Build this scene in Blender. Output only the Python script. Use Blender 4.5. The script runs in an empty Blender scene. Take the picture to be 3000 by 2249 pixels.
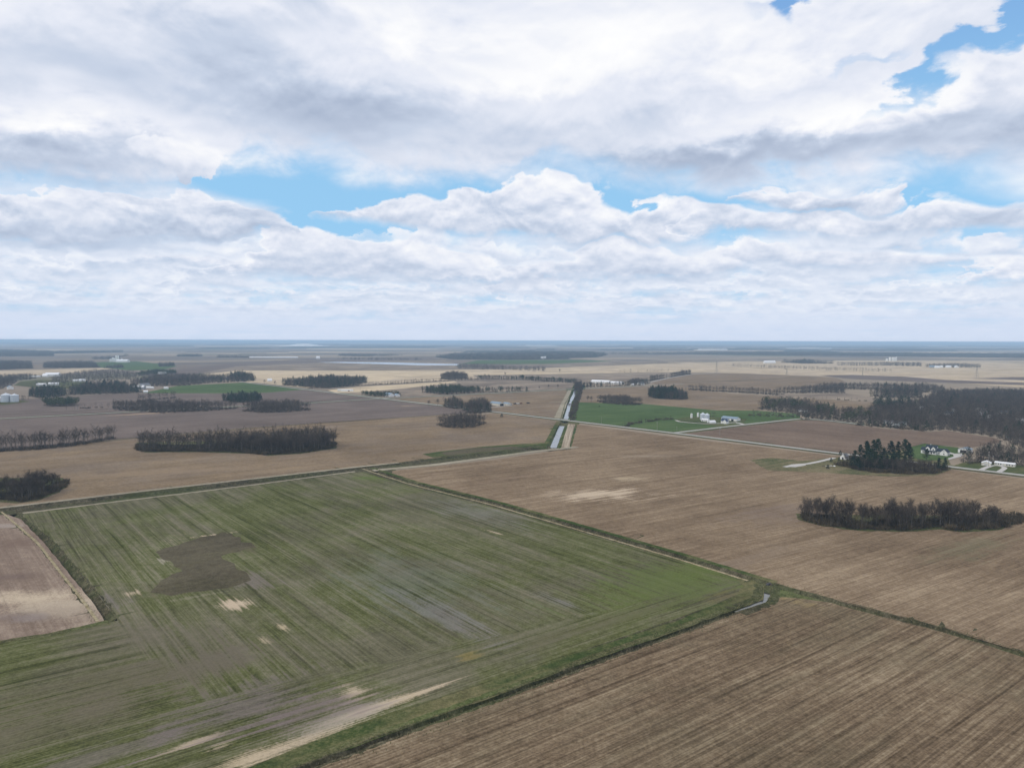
import bpy, bmesh, math, random
import numpy as np
from mathutils import Vector, Matrix
random.seed(7)
rng = np.random.default_rng(11)
R = math.radians
sc = bpy.context.scene

# ------------------------------------------------------------------ camera
H = 120.0                       # metres above the fields
FPX = 2080.0                    # focal length measured in photograph pixels (3000 wide)
PITCH = math.atan((1124.5 - 998.0) / FPX)
ROLL = R(0.14)
cam_d = bpy.data.cameras.new('camera'); cam = bpy.data.objects.new('camera', cam_d)
sc.collection.objects.link(cam); sc.camera = cam
cam_d.sensor_width = 36; cam_d.lens = 36 * FPX / 3000
cam_d.clip_start = 1; cam_d.clip_end = 200000
Fw = Vector((0, math.cos(PITCH), -math.sin(PITCH)))
R0 = Vector((1, 0, 0)); U0 = Vector((0, math.sin(PITCH), math.cos(PITCH)))
Rt = R0 * math.cos(ROLL) + U0 * math.sin(ROLL)
Up = U0 * math.cos(ROLL) - R0 * math.sin(ROLL)
M3 = Matrix((Rt, Up, -Fw)).transposed()
cam.matrix_world = Matrix.Translation((0, 0, H)) @ M3.to_4x4()
sc.cycles.max_bounces = 5; sc.cycles.diffuse_bounces = 2; sc.cycles.glossy_bounces = 2
sc.render.resolution_x = 1024; sc.render.resolution_y = 767

def ray(px, py):
    return Fw + Rt * ((px - 1500) / FPX) - Up * ((py - 1124.5) / FPX)
def g(px, py, h=0.0):
    """surveyed spot on the plain (height h) behind a point of the photograph, metres"""
    d = ray(px, py); t = (H - h) / -d.z
    return (d.x * t, d.y * t)

# ------------------------------------------------------------------ node helper
class NT:
    def __init__(s, tree):
        s.t = tree; s.n = tree.nodes; s.l = tree.links
    def node(s, typ, ins=None, **kw):
        nd = s.n.new(typ)
        for k, v in kw.items(): setattr(nd, k, v)
        if ins:
            for k, v in ins.items():
                so = nd.inputs[k]
                if isinstance(v, bpy.types.NodeSocket): s.l.new(v, so)
                else: so.default_value = v
        return nd
    def m(s, op, a, b=0.0, c=None, clamp=False):
        ins = {0: a, 1: b}
        if c is not None: ins[2] = c
        return s.node('ShaderNodeMath', ins, operation=op, use_clamp=clamp).outputs[0]
    def v(s, op, a, b=None):
        ins = {0: a}
        if b is not None: ins[1] = b
        nd = s.node('ShaderNodeVectorMath', ins, operation=op)
        return nd.outputs['Value' if op in ('LENGTH', 'DOT_PRODUCT') else 'Vector']
    def xyz(s, x=0.0, y=0.0, z=0.0):
        return s.node('ShaderNodeCombineXYZ', {0: x, 1: y, 2: z}).outputs[0]
    def noise(s, vec, scale, detail=3.0, rough=0.5, dist=0.0, dims='3D'):
        return s.node('ShaderNodeTexNoise', {'Vector': vec, 'Scale': scale, 'Detail': detail, 'Roughness': rough, 'Distortion': dist}, noise_dimensions=dims).outputs['Fac']
    def ss(s, x, a, b):       # smoothstep a->b
        nd = s.node('ShaderNodeMapRange', {0: x, 1: a, 2: b, 3: 0.0, 4: 1.0}, interpolation_type='SMOOTHSTEP')
        return nd.outputs[0]
    def mr(s, x, a, b, c, d, clamp=True):
        nd = s.node('ShaderNodeMapRange', {0: x, 1: a, 2: b, 3: c, 4: d}, clamp=clamp)
        return nd.outputs[0]
    def mix(s, f, a, b, mode='MIX'):
        nd = s.node('ShaderNodeMix', None, data_type='RGBA', blend_type=mode)
        for k, vv in ((0, f), (6, a), (7, b)):
            if isinstance(vv, bpy.types.NodeSocket): s.l.new(vv, nd.inputs[k])
            else: nd.inputs[k].default_value = (vv if k == 0 else (tuple(vv) + (1,) if len(vv) == 3 else vv))
        return nd.outputs[2]
    def curve(s, x, pts, lo, hi):
        """piecewise curve y(x) given as (x,y) pairs; x mapped from lo..hi"""
        nd = s.node('ShaderNodeFloatCurve'); cv = nd.mapping.curves[0]
        ys = [p[1] for p in pts]; ylo, yhi = min(ys), max(ys) + 1e-6
        pp = [((p[0] - lo) / (hi - lo), (p[1] - ylo) / (yhi - ylo)) for p in pts]
        cv.points[0].location = pp[0]; cv.points[1].location = pp[-1]
        for p in pp[1:-1]: cv.points.new(*p)
        nd.mapping.update()
        xn = s.mr(x, lo, hi, 0.0, 1.0)
        s.l.new(xn, nd.inputs['Value'])
        return s.mr(nd.outputs[0], 0.0, 1.0, ylo, yhi)

# ------------------------------------------------------------------ sky: daylight with a broken deck of cumulus
SUN_AZ, SUN_EL = R(-108), R(46)     # sun to the left, a little behind (azimuth from +Y towards +X)
world = bpy.data.worlds.new('World'); sc.world = world; world.use_nodes = True
world.cycles.sampling_method = 'MANUAL'; world.cycles.sample_map_resolution = 512
W = NT(world.node_tree); W.n.clear()
def azel(px, py):
    d = ray(px, py); hyp = math.hypot(d.x, d.y)
    return math.atan2(d.x, d.y), d.z / hyp

def build_world():
    tc = W.node('ShaderNodeTexCoord').outputs['Generated']
    dirn = W.v('NORMALIZE', tc)
    sep = W.node('ShaderNodeSeparateXYZ', {0: dirn})
    x, y, z = sep.outputs
    hyp = W.m('SQRT', W.m('ADD', W.m('MULTIPLY', x, x), W.m('MULTIPLY', y, y)))
    t0 = W.m('DIVIDE', z, W.m('MAXIMUM', hyp, 0.02))
    el = W.m('MAXIMUM', t0, 0.0)
    az = W.m('ARCTAN2', x, y)
    ux = W.m('DIVIDE', x, W.m('MAXIMUM', hyp, 0.02)); uy = W.m('DIVIDE', y, W.m('MAXIMUM', hyp, 0.02))
    sky = W.node('ShaderNodeTexSky', None, sky_type='NISHITA', sun_disc=False, sun_elevation=SUN_EL, sun_rotation=SUN_AZ, altitude=200, air_density=1.0, dust_density=0.6, ozone_density=2.0)
    LO, HI = -0.80, 0.80
    # --- cloud texture: a flat sheet seen in perspective plus rounder, billowing detail
    P3 = W.xyz(ux, uy, 0.0)
    near = W.ss(el, 0.13, 0.34)
    def field(off, detail, hf):
        e = W.m('ADD', el, off) if off else el
        k = W.m('DIVIDE', 1.0, W.m('ADD', e, 0.045))
        p = W.v('MULTIPLY', P3, W.xyz(k, k, 1.0))
        n = W.noise(p, 0.55, detail, 0.5, 0.2)
        if hf:
            q = W.xyz(az, W.m('MULTIPLY', e, 1.55), 3.3)
            n2 = W.noise(q, 15.0, 6.0, 0.55, 0.25)
            n4 = W.noise(W.v('MULTIPLY', q, (1.0, 1.35, 1.0)), 38.0, 4.0, 0.56, 0.0)
            n2 = W.m('ADD', n2, W.m('MULTIPLY', W.m('SUBTRACT', n4, n2), farw))
            n3 = W.noise(q, 5.0, 5.0, 0.52, 0.3)
            nn = W.m('ADD', W.m('MULTIPLY', W.m('SUBTRACT', n2, 0.5), W.mr(near, 0, 1, hf, hf * .13)),
                     W.m('MULTIPLY', W.m('SUBTRACT', n3, 0.5), W.mr(near, 0, 1, hf * .5, hf * .95)))
            return W.m('ADD', n, nn), n2, n3
        return n
    farw = W.ss(el, 0.15, 0.05)
    fine0, n2, n3 = field(0.0, 4.0, 0.50)
    fine1, n2b, n3b = field(0.009, 4.0, 0.50)
    big0 = field(0.0, 2.0, 0.0)
    big1 = field(0.05, 2.0, 0.0)
    relief = W.m('MULTIPLY', W.m('SUBTRACT', fine0, fine1), 1.5)
    puff = W.m('ADD', W.m('MULTIPLY', W.m('SUBTRACT', n2, n2b), W.mr(farw, 0, 1, 1.15, .55)), W.m('MULTIPLY', W.m('SUBTRACT', n3, n3b), 1.6))
    broad = W.m('MULTIPLY', W.m('SUBTRACT', big0, big1), 0.9)
    # directions bent by the billows, so that no edge runs smooth
    amp = W.m('MINIMUM', W.m('ADD', W.m('MULTIPLY', el, 0.42), 0.01), 0.11)
    bend = W.m('ADD', W.m('MULTIPLY', W.m('SUBTRACT', n2, 0.5), 0.75), W.m('MULTIPLY', W.m('SUBTRACT', n3, 0.5), 1.0))
    wel = W.m('ADD', el, W.m('MULTIPLY', bend, amp))
    waz = W.m('ADD', az, W.m('MULTIPLY', W.m('SUBTRACT', big0, n2), 0.16))
    def crv(pts): return W.curve(waz, [azel(a, b) for a, b in pts], LO, HI)
    def blob(px, py, rx, ry, rot=0.0, inner=0.1):
        ca, ce = azel(px, py)
        dx = W.m('SUBTRACT', waz, ca); dy = W.m('SUBTRACT', wel, ce)
        if rot:
            co, si = math.cos(rot), math.sin(rot)
            dx, dy = (W.m('ADD', W.m('MULTIPLY', dx, co), W.m('MULTIPLY', dy, si)),
                      W.m('SUBTRACT', W.m('MULTIPLY', dy, co), W.m('MULTIPLY', dx, si)))
        dx = W.m('DIVIDE', dx, rx / FPX); dy = W.m('DIVIDE', dy, ry / FPX)
        r = W.m('SQRT', W.m('ADD', W.m('MULTIPLY', dx, dx), W.m('MULTIPLY', dy, dy)))
        return W.ss(r, 1.0, inner)
    def total(lst):
        acc = None
        for wgt, s_ in lst:
            q = W.m('MULTIPLY', s_, wgt)
            acc = q if acc is None else W.m('ADD', acc, q)
        return acc
    # --- thin, broken sheet behind everything
    cover = W.m('ADD', W.m('ADD', W.m('MULTIPLY', fine0, 1.3), -0.30), W.m('MULTIPLY', W.ss(el, .16, .10), .22))
    cover = W.m('SUBTRACT', cover, total([(.9, blob(1000, 520, 520, 110)), (.9, blob(1950, 580, 400, 70)), (.8, blob(2790, 545, 240, 60)), (.5, blob(2900, 710, 260, 40)), (.7, blob(1000, 640, 260, 80)),
                                          (.9, blob(2760, 150, 520, 200, .4)), (.8, blob(2350, 30, 160, 110))]))
    alpha = W.m('MULTIPLY', W.ss(cover, 0.02, 0.60), 0.92)
    lum = W.m('ADD', 0.84, W.m('MULTIPLY', puff, 0.7))
    def lerp(a_, b_, f): return W.m('ADD', a_, W.m('MULTIPLY', W.m('SUBTRACT', b_, a_), f))
    def over(al, lm):
        nonlocal alpha, lum
        lum = lerp(lum, lm, al)
        alpha = W.m('MAXIMUM', alpha, al)
    def bank(top, base, lo=0.50, hi=0.98, st=0.007, sb=0.012, rel=.85, gam=1.05, op=.98):
        if isinstance(top, list): top, base = crv(top), crv(base)
        a_ = W.m('MULTIPLY', W.ss(W.m('SUBTRACT', top, wel), -st * .2, st), W.ss(W.m('SUBTRACT', wel, base), -sb * .5, sb))
        hgt = W.m('MAXIMUM', W.m('SUBTRACT', top, base), 0.004)
        f = W.m('DIVIDE', W.m('SUBTRACT', wel, base), hgt, clamp=True) if False else W.mr(W.m('DIVIDE', W.m('SUBTRACT', wel, base), hgt), 0, 1, 0, 1)
        l_ = lerp(lo + .02, hi + .04, W.m('POWER', f, gam))
        l_ = W.m('ADD', l_, W.m('MULTIPLY', puff, rel))
        over(W.m('MULTIPLY', W.m('MULTIPLY', a_, W.ss(hgt, 0.003, 0.009)), op), l_)
    # --- far rows of small cumulus, flatter and closer together towards the horizon
    def n1d(x_, sc_, off_, det_):
        return W.node('ShaderNodeTexNoise', {'W': W.m('ADD', W.m('MULTIPLY', x_, sc_), off_), 'Scale': 1.0, 'Detail': det_, 'Roughness': .55}, noise_dimensions='1D').outputs['Fac']
    rows = [(0.030, .005, 26), (0.038, .007, 22), (0.047, .009, 19), (0.057, .011, 16), (0.069, .014, 13), (0.083, .018, 11), (0.098, .023, 9), (0.116, .030, 7)]
    for i, (be, hh, fq) in enumerate(rows):
        nn = n1d(waz, fq * .55, i * 7.3 + 1.0, 3.0)
        n_s = n1d(waz, fq * 2.2, i * 3.1 + 40.0, 2.0)
        top = W.m('ADD', be, W.m('MULTIPLY', W.m('ADD', W.m('MULTIPLY', W.m('SUBTRACT', nn, 0.33), 4.4), W.m('MULTIPLY', W.m('SUBTRACT', n_s, .5), 1.3)), hh))
        bs = W.m('ADD', be - hh * .25, W.m('MULTIPLY', W.m('SUBTRACT', n3, 0.5), hh * .4))
        brk = W.ss(n1d(waz, fq * .8, i * 5.7 + 80.0, 1.0), .34, .56)
        bank(top, bs, .58, 1.05, .005, .006, 0.55, 0.9, W.m('MULTIPLY', brk, .92))
    # --- the nearer banks, back to front
    bank([(-300, 748), (0, 742), (80, 735), (160, 760), (330, 742), (450, 748), (620, 745), (760, 765), (860, 800), (3400, 800)], [(-300, 800), (860, 800), (3400, 800)], .56, 1.0)
    bank([(-300, 900), (1950, 790), (2050, 735), (2250, 705), (2400, 720), (2600, 715), (2750, 740), (2850, 760), (2950, 800), (3400, 800)], [(-300, 800), (2400, 800), (3400, 800)], .58, .98)
    bank([(-300, 900), (2700, 880), (2780, 790), (2880, 755), (3000, 775), (3400, 790)], [(-300, 820), (3400, 820)], .62, 1.04)
    bank([(-300, 900), (1400, 860), (1440, 820), (1530, 775), (1600, 800), (1650, 850), (3400, 900)], [(-300, 828), (3400, 828)], .62, 1.05)
    bank([(-300, 900), (640, 800), (740, 735), (830, 670), (950, 652), (1050, 690), (1180, 688), (1270, 715), (1400, 735), (1480, 780), (3400, 900)], [(-300, 780), (3400, 785)], .54, 1.0)
    bank([(-300, 900), (1600, 760), (1750, 700), (1850, 690), (1950, 720), (2100, 745), (2250, 800), (3400, 900)], [(-300, 770), (3400, 770)], .56, .98)
    bank([(-300, 535), (0, 545), (150, 528), (320, 540), (450, 560), (560, 548), (690, 560), (800, 590), (880, 625), (930, 690), (1000, 800), (3400, 900)], [(-300, 722), (500, 722), (850, 690), (1100, 680), (3400, 700)], .42, .95, gam=.9)
    bank([(-300, 900), (930, 640), (980, 590), (1100, 562), (1180, 545), (1250, 570), (1420, 548), (1560, 522), (1680, 530), (1760, 590), (1820, 610), (1900, 578), (2020, 590), (2130, 640), (2250, 720), (3400, 900)], [(-300, 640), (950, 620), (1150, 655), (1350, 690), (1700, 715), (2200, 700), (3400, 700)], .52, .98, gam=.95)
    bank([(-300, 900), (1950, 720), (2100, 610), (2200, 620), (2350, 618), (2600, 610), (2700, 600), (2800, 565), (2900, 580), (3050, 590), (3400, 590)], [(-300, 705), (2100, 705), (2600, 700), (3000, 690), (3400, 690)], .52, .95, gam=.95)
    bank([(-300, 900), (2050, 640), (2150, 560), (2300, 535), (2500, 540), (2620, 515), (2690, 530), (2720, 570), (2800, 640), (3400, 900)], [(-300, 640), (2100, 600), (2350, 635), (2600, 620), (2750, 590), (3400, 600)], .50, .97, gam=.95)
    # --- the big deck overhead, open on the upper right
    dedge = crv([(-300, 520), (0, 527), (300, 535), (480, 545), (600, 510), (650, 462), (850, 458), (1050, 495), (1250, 515), (1480, 530), (1620, 478), (1720, 510), (1900, 548), (2150, 565), (2300, 540), (2500, 505), (2650, 515), (2850, 520), (3050, 560), (3400, 560)])
    open1 = W.ss(W.m('ADD', total([(1.0, blob(2760, 178, 300, 55, .42)), (1.08, blob(3020, 60, 300, 64, .62)), (1.0, blob(2350, 10, 70, 100, .3)), (.5, blob(2500, 175, 230, 40, .1)), (.5, blob(2250,30,200,60))]), W.m('MULTIPLY', W.m('SUBTRACT', n3, 0.5), 1.3)), 0.20, 0.95)
    d_al = W.m('MULTIPLY', W.ss(W.m('SUBTRACT', wel, dedge), -0.020, 0.030), W.m('SUBTRACT', 1.0, open1))
    darks = total([(.36, blob(120, 475, 620, 150, .04)), (.26, blob(1050, 370, 760, 130, -.08)), (.30, blob(2200, 470, 900, 95, .12)), (.2, blob(2850, 460, 420, 110)),
                   (.15, blob(620, 150, 420, 120, -.3)), (.14, blob(1500, 300, 420, 90)), (.1, blob(200, 160, 300, 90)), (.12, blob(850, 60, 300, 80))])
    lights = total([(.24, blob(2000, 130, 900, 220, .1)), (.26, blob(2900, 260, 460, 170)), (.22, blob(60, 300, 190, 60)), (.24, blob(2400, 340, 520, 90, .1)), (.14, blob(500, 30, 300, 90)),
                    (.12, blob(1350, 430, 240, 60)), (.16, blob(1200, 60, 600, 110)), (.14, blob(350, 330, 260, 60, -.2)), (.1, blob(1750, 330, 300, 70))])
    d_l = W.m('ADD', W.m('ADD', 0.835, W.m('ADD', W.m('MULTIPLY', W.m('SUBTRACT', n3, .5), .62), W.m('MULTIPLY', W.m('SUBTRACT', n2, .5), .22))), W.m('ADD', W.m('MULTIPLY', relief, .8), W.m('MULTIPLY', broad, .7)))
    d_l = W.m('ADD', d_l, W.m('SUBTRACT', W.m('MULTIPLY', lights, .8), W.m('MULTIPLY', darks, 1.08)))
    d_l = W.m('MAXIMUM', d_l, 0.38)
    over(d_al, d_l)
    # the bright puff hanging under the deck's edge
    pf = W.ss(W.m('ADD', total([(1.0, blob(470, 425, 90, 62)), (1.1, blob(565, 440, 95, 68)), (.9, blob(575, 500, 70, 60))]), W.m('MULTIPLY', W.m('SUBTRACT', n2, .5), .8)), .25, .65)
    over(pf, W.m('ADD', W.mr(wel, azel(560, 540)[1], azel(560, 410)[1], .5, .98), W.m('MULTIPLY', relief, .6)))
    ramp = W.node('ShaderNodeValToRGB', {0: W.mr(lum, 0.1, 1.15, 0.0, 1.0)})
    cr = ramp.color_ramp; cr.elements[0].position = 0.0; cr.elements[0].color = (.27, .34, .50, 1)
    cr.elements[1].position = 1.0; cr.elements[1].color = (1.02, 1.02, 1.02, 1)
    for pos, c in ((.25, (.40, .475, .62)), (.5, (.575, .65, .79)), (.72, (.80, .835, .93)), (.87, (.94, .95, .985))):
        e = cr.elements.new(pos); e.color = c + (1,)
    # clear sky: Nishita, paler near the horizon
    skyc = W.v('MULTIPLY', sky.outputs[0], W.xyz(.085, .10, .108))
    lowair = W.mix(W.ss(el, 0.48, 0.20), (.12, .38, .82), (.25, .62, .97))
    clear = W.mix(0.12, W.mix(0.75, skyc, lowair), (.85, .9, 1.0))
    col = W.mix(alpha, clear, ramp.outputs[0])
    hz = W.m('ADD', W.m('MULTIPLY', W.ss(el, 0.062, 0.012), 0.70), W.m('MULTIPLY', W.ss(el, 0.15, 0.03), 0.16))
    col = W.mix(hz, col, (.64, .73, .90))
    below = W.ss(t0, 0.0, -0.02)
    col = W.mix(below, col, (.22, .22, .22))
    bg = W.node('ShaderNodeBackground', {0: col, 1: 1.0})
    W.node('ShaderNodeOutputWorld', {0: bg.outputs[0]})
build_world()

# ------------------------------------------------------------------ sun (softened by cloud) and exposure
sun_d = bpy.data.lights.new('sun', 'SUN'); sun_d.energy = 1.45; sun_d.angle = R(10); sun_d.color = (1, .93, .82)
sun = bpy.data.objects.new('sun', sun_d); sc.collection.objects.link(sun)
sv = Vector((math.sin(SUN_AZ) * math.cos(SUN_EL), math.cos(SUN_AZ) * math.cos(SUN_EL), math.sin(SUN_EL)))
sun.rotation_euler = sv.to_track_quat('Z', 'Y').to_euler()
sc.view_settings.view_transform = 'Standard'; sc.view_settings.look = 'None'
sc.view_settings.exposure = 0; sc.view_settings.gamma = 1; sc.view_settings.use_curve_mapping = False

# ------------------------------------------------------------------ bookkeeping
def tag(o, label=None, cat=None, group=None, kind=None):
    if label: o['label'] = label
    if cat: o['category'] = cat
    if group: o['group'] = group
    if kind: o['kind'] = kind
    return o
def link(name, me, parent=None, mats=()):
    for m_ in mats: me.materials.append(m_)
    o = bpy.data.objects.new(name, me); sc.collection.objects.link(o)
    if parent: o.parent = parent
    return o
def empty(name, loc, rz=0.0, label=None, cat=None, group=None):
    o = bpy.data.objects.new(name, None); sc.collection.objects.link(o)
    o.location = loc; o.rotation_euler = (0, 0, rz); o.empty_display_size = 1
    return tag(o, label, cat, group)
def mesh_np(name, verts, faces, midx=None):
    me = bpy.data.meshes.new(name)
    me.from_pydata([tuple(v) for v in verts], [], [tuple(f) for f in faces])
    if midx is not None: me.polygons.foreach_set('material_index', np.asarray(midx, dtype=np.int32))
    me.update(); return me

# ------------------------------------------------------------------ materials
def new_mat(name, rough=0.9, spec=0.2):
    m_ = bpy.data.materials.new(name); m_.use_nodes = True
    T = NT(m_.node_tree); T.n.clear()
    bs = T.node('ShaderNodeBsdfPrincipled', {'Roughness': rough, 'Specular IOR Level': spec})
    T.node('ShaderNodeOutputMaterial', {0: bs.outputs[0]})
    return m_, T, bs
def put(T, bs, name, val):
    if isinstance(val, bpy.types.NodeSocket): T.l.new(val, bs.inputs[name])
    else: bs.inputs[name].default_value = tuple(val) + (1,) if len(val) == 3 else val
def wpos(T): return T.node('ShaderNodeNewGeometry').outputs['Position']
def plain(name, c, rough=0.8, var=0.12, scale=0.8, spec=0.2, metal=0.0):
    m_, T, bs = new_mat(name, rough, spec)
    n = T.noise(T.node('ShaderNodeTexCoord').outputs['Object'], scale, 4, .6)
    put(T, bs, 'Base Color', T.mix(n, [k * (1 - var) for k in c], [min(1, k * (1 + var)) for k in c]))
    bs.inputs['Metallic'].default_value = metal
    return m_
def foliage(name, c1, c2, scale=0.25, trans=0.0):
    m_, T, bs = new_mat(name, .95, .05)
    n = T.noise(wpos(T), scale, 3, .6)
    ob = T.node('ShaderNodeObjectInfo').outputs['Random']
    f = T.m('ADD', T.m('MULTIPLY', n, .7), T.m('MULTIPLY', ob, .3))
    put(T, bs, 'Base Color', T.mix(T.ss(f, .3, .72), c1, c2))
    return m_

ANG_A, ANG_B = R(36.3), R(-48.8)
def field_mat(name, dark, mid, light, ang, streak=.5, rows=.3, grain=.5, blotch=.6, patches=(), ang2=None, planes=(), tint=None, wide=.11, rag=1.0, tram=0.0):
    """crop land: rows along ang, tractor passes, residue grain, soil blotches, shaped patches"""
    m_, T, bs = new_mat(name, 1.0, 0.0)
    pos = wpos(T)
    def rowset(a_):
        sp = T.node('ShaderNodeSeparateXYZ', {0: pos}).outputs
        u = T.m('ADD', T.m('MULTIPLY', sp[0], math.cos(a_)), T.m('MULTIPLY', sp[1], math.sin(a_)))
        v = T.m('SUBTRACT', T.m('MULTIPLY', sp[1], math.cos(a_)), T.m('MULTIPLY', sp[0], math.sin(a_)))
        wob = T.m('MULTIPLY', T.noise(T.v('MULTIPLY', pos, (.012, .012, 0)), 1, 2), 6)
        vv = T.m('ADD', v, wob)
        passes = T.noise(T.xyz(T.m('MULTIPLY', u, .0045), T.m('MULTIPLY', vv, wide), 0), 1, 3, .55)
        fine = T.noise(T.xyz(T.m('MULTIPLY', u, .022), T.m('MULTIPLY', v, 1.15), 3.0), 1, 2, .6)
        trk = T.noise(T.xyz(T.m('MULTIPLY', u, .006), T.m('MULTIPLY', v, .42), 9.0), 1, 1, .5)
        if tram:      # wheel tracks: thin darker lines at a steady spacing
            q_ = T.m('ABSOLUTE', T.m('SUBTRACT', T.m('FRACT', T.m('DIVIDE', T.m('ADD', v, T.m('MULTIPLY', wob, .25)), tram)), .5))
            fine = T.m('SUBTRACT', fine, T.m('MULTIPLY', T.ss(q_, .5 - .9 / tram, .5 - .25 / tram), .14))
        return passes, fine, trk
    p1, f1, t1 = rowset(ang)
    if ang2 is not None:
        p2, f2, t2 = rowset(ang2)
        sp = T.node('ShaderNodeSeparateXYZ', {0: pos}).outputs
        nz = T.m('MULTIPLY', T.m('SUBTRACT', T.noise(pos, .05, 3), .5), 14)
        msk = None
        for grp in planes:        # union of intersections of half planes (nx, ny, c): inside when n.p + c > 0
            mm = None
            for (nx, ny, c) in grp:
                s_ = T.ss(T.m('ADD', T.m('ADD', T.m('MULTIPLY', sp[0], nx), T.m('MULTIPLY', sp[1], ny)), T.m('ADD', nz, c)), -5, 5)
                mm = s_ if mm is None else T.m('MULTIPLY', mm, s_)
            msk = mm if msk is None else T.m('MAXIMUM', msk, mm)
        def mx(a_, b_): return T.m('ADD', a_, T.m('MULTIPLY', T.m('SUBTRACT', b_, a_), msk))
        p1, f1, t1 = mx(p1, p2), mx(f1, f2), mx(t1, t2)
    big = T.noise(pos, .009, 4, .55, .6)
    med = T.noise(pos, .05, 4, .6, .3)
    gr = T.noise(pos, .95, 3, .7)
    gr2 = T.noise(pos, .28, 2, .6)
    def c_(x, w): return T.m('MULTIPLY', T.m('SUBTRACT', x, .5), w)
    f = T.m('ADD', .5, T.m('ADD', T.m('ADD', c_(p1, streak * 2.2), c_(f1, rows * 1.8)), T.m('ADD', c_(gr, grain * 2.3), c_(big, blotch * 1.6))))
    f = T.m('ADD', f, T.m('ADD', c_(med, blotch * .8), T.m('ADD', c_(gr2, grain * 1.5), c_(t1, streak * 1.0))))
    rp = T.node('ShaderNodeValToRGB', {0: f}); cr = rp.color_ramp
    cr.elements[0].position = .08; cr.elements[0].color = tuple(dark) + (1,)
    cr.elements[1].position = .92; cr.elements[1].color = tuple(light) + (1,)
    e = cr.elements.new(.5); e.color = tuple(mid) + (1,)
    col = rp.outputs[0]
    if tint:      # second hue in broad drifts: (colour, amount)
        n_ = T.noise(T.v('ADD', pos, (300, 90, 0)), .013, 4, .6, .8)
        mixin = T.m('ADD', T.m('MULTIPLY', n_, .75), T.m('MULTIPLY', p1, .35))
        col = T.mix(T.m('MULTIPLY', T.ss(mixin, .46, .68), tint[1]), col, T.mix(f, [k * .6 for k in tint[0]], [k * 1.5 for k in tint[0]]))
    for (px, py, rx, ry, ra, pc, amt) in patches:
        cx, cy = g(px, py)
        d = T.v('SUBTRACT', pos, (cx, cy, 0))
        sp = T.node('ShaderNodeSeparateXYZ', {0: d}).outputs
        co, si = math.cos(ra), math.sin(ra)
        u = T.m('DIVIDE', T.m('ADD', T.m('MULTIPLY', sp[0], co), T.m('MULTIPLY', sp[1], si)), rx)
        v = T.m('DIVIDE', T.m('SUBTRACT', T.m('MULTIPLY', sp[1], co), T.m('MULTIPLY', sp[0], si)), ry)
        r = T.m('SQRT', T.m('ADD', T.m('MULTIPLY', u, u), T.m('MULTIPLY', v, v)))
        e_ = T.m('ADD', T.m('SUBTRACT', 1.0, r), T.m('ADD', T.m('ADD', c_(med, 2.0), c_(t1, 2.0 * rag)), T.m('ADD', c_(f1, 1.5 * rag), c_(gr, .9))))
        col = T.mix(T.m('MULTIPLY', T.ss(e_, -.05, .85), amt), col, T.mix(gr, [k * .8 for k in pc], [min(1, k * 1.2) for k in pc]))
    put(T, bs, 'Base Color', col)
    hgt = T.m('ADD', T.m('MULTIPLY', f1, .10), T.m('MULTIPLY', gr, .16))
    bp = T.node('ShaderNodeBump', {'Strength': .5, 'Distance': 1.0, 'Height': hgt})
    T.l.new(bp.outputs[0], bs.inputs['Normal'])
    return m_

BR_D, BR_M, BR_L = (.068, .047, .028), (.172, .124, .078), (.33, .26, .17)
TAN = (.50, .40, .29); PALE = (.42, .37, .30); STRAW = (.46, .37, .25)

# ------------------------------------------------------------------ the plain
def seg_dist(P, pts):
    d = np.full(len(P), 1e9)
    for a, b in zip(pts[:-1], pts[1:]):
        a = np.array(a); b = np.array(b); ab = b - a
        t = np.clip(((P - a) @ ab) / max(ab @ ab, 1e-9), 0, 1)
        d = np.minimum(d, np.linalg.norm(P - (a + t[:, None] * ab), axis=1))
    return d
def G(*pts): return [g(*p) for p in pts]
DITCH_A = G((-420, 1552), (0, 1494), (508, 1438), (750, 1410), (937, 1388), (1075, 1371), (1141, 1362), (1276, 1345), (1450, 1327), (1560, 1314), (1618, 1310))
DITCH_B = G((1075, 1372), (1208, 1415), (1450, 1475), (1723, 1553), (2000, 1633), (2205, 1696), (2256, 1712), (2358, 1738), (2512, 1779), (2768, 1845), (3000, 1916), (3500, 2075))
DITCH_C = G((2246, 1713), (2246, 1740), (2238, 1760), (2154, 1789), (2000, 1845), (1752, 1932), (1482, 2033), (1289, 2101), (1135, 2158), (1000, 2208), (892, 2249), (700, 2330))
DITCH_D = G((22, 1496), (130, 1585), (193, 1662), (270, 1755), (316, 1816))
CANAL = G((1618, 1314), (1646, 1244), (1657, 1230), (1668, 1182), (1681, 1155), (1686, 1140), (1690, 1128))
CH = [(DITCH_A, 9), (DITCH_B, 4.5), (DITCH_C, 2.6), (DITCH_D, 4.5), (CANAL, 8)]

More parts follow.
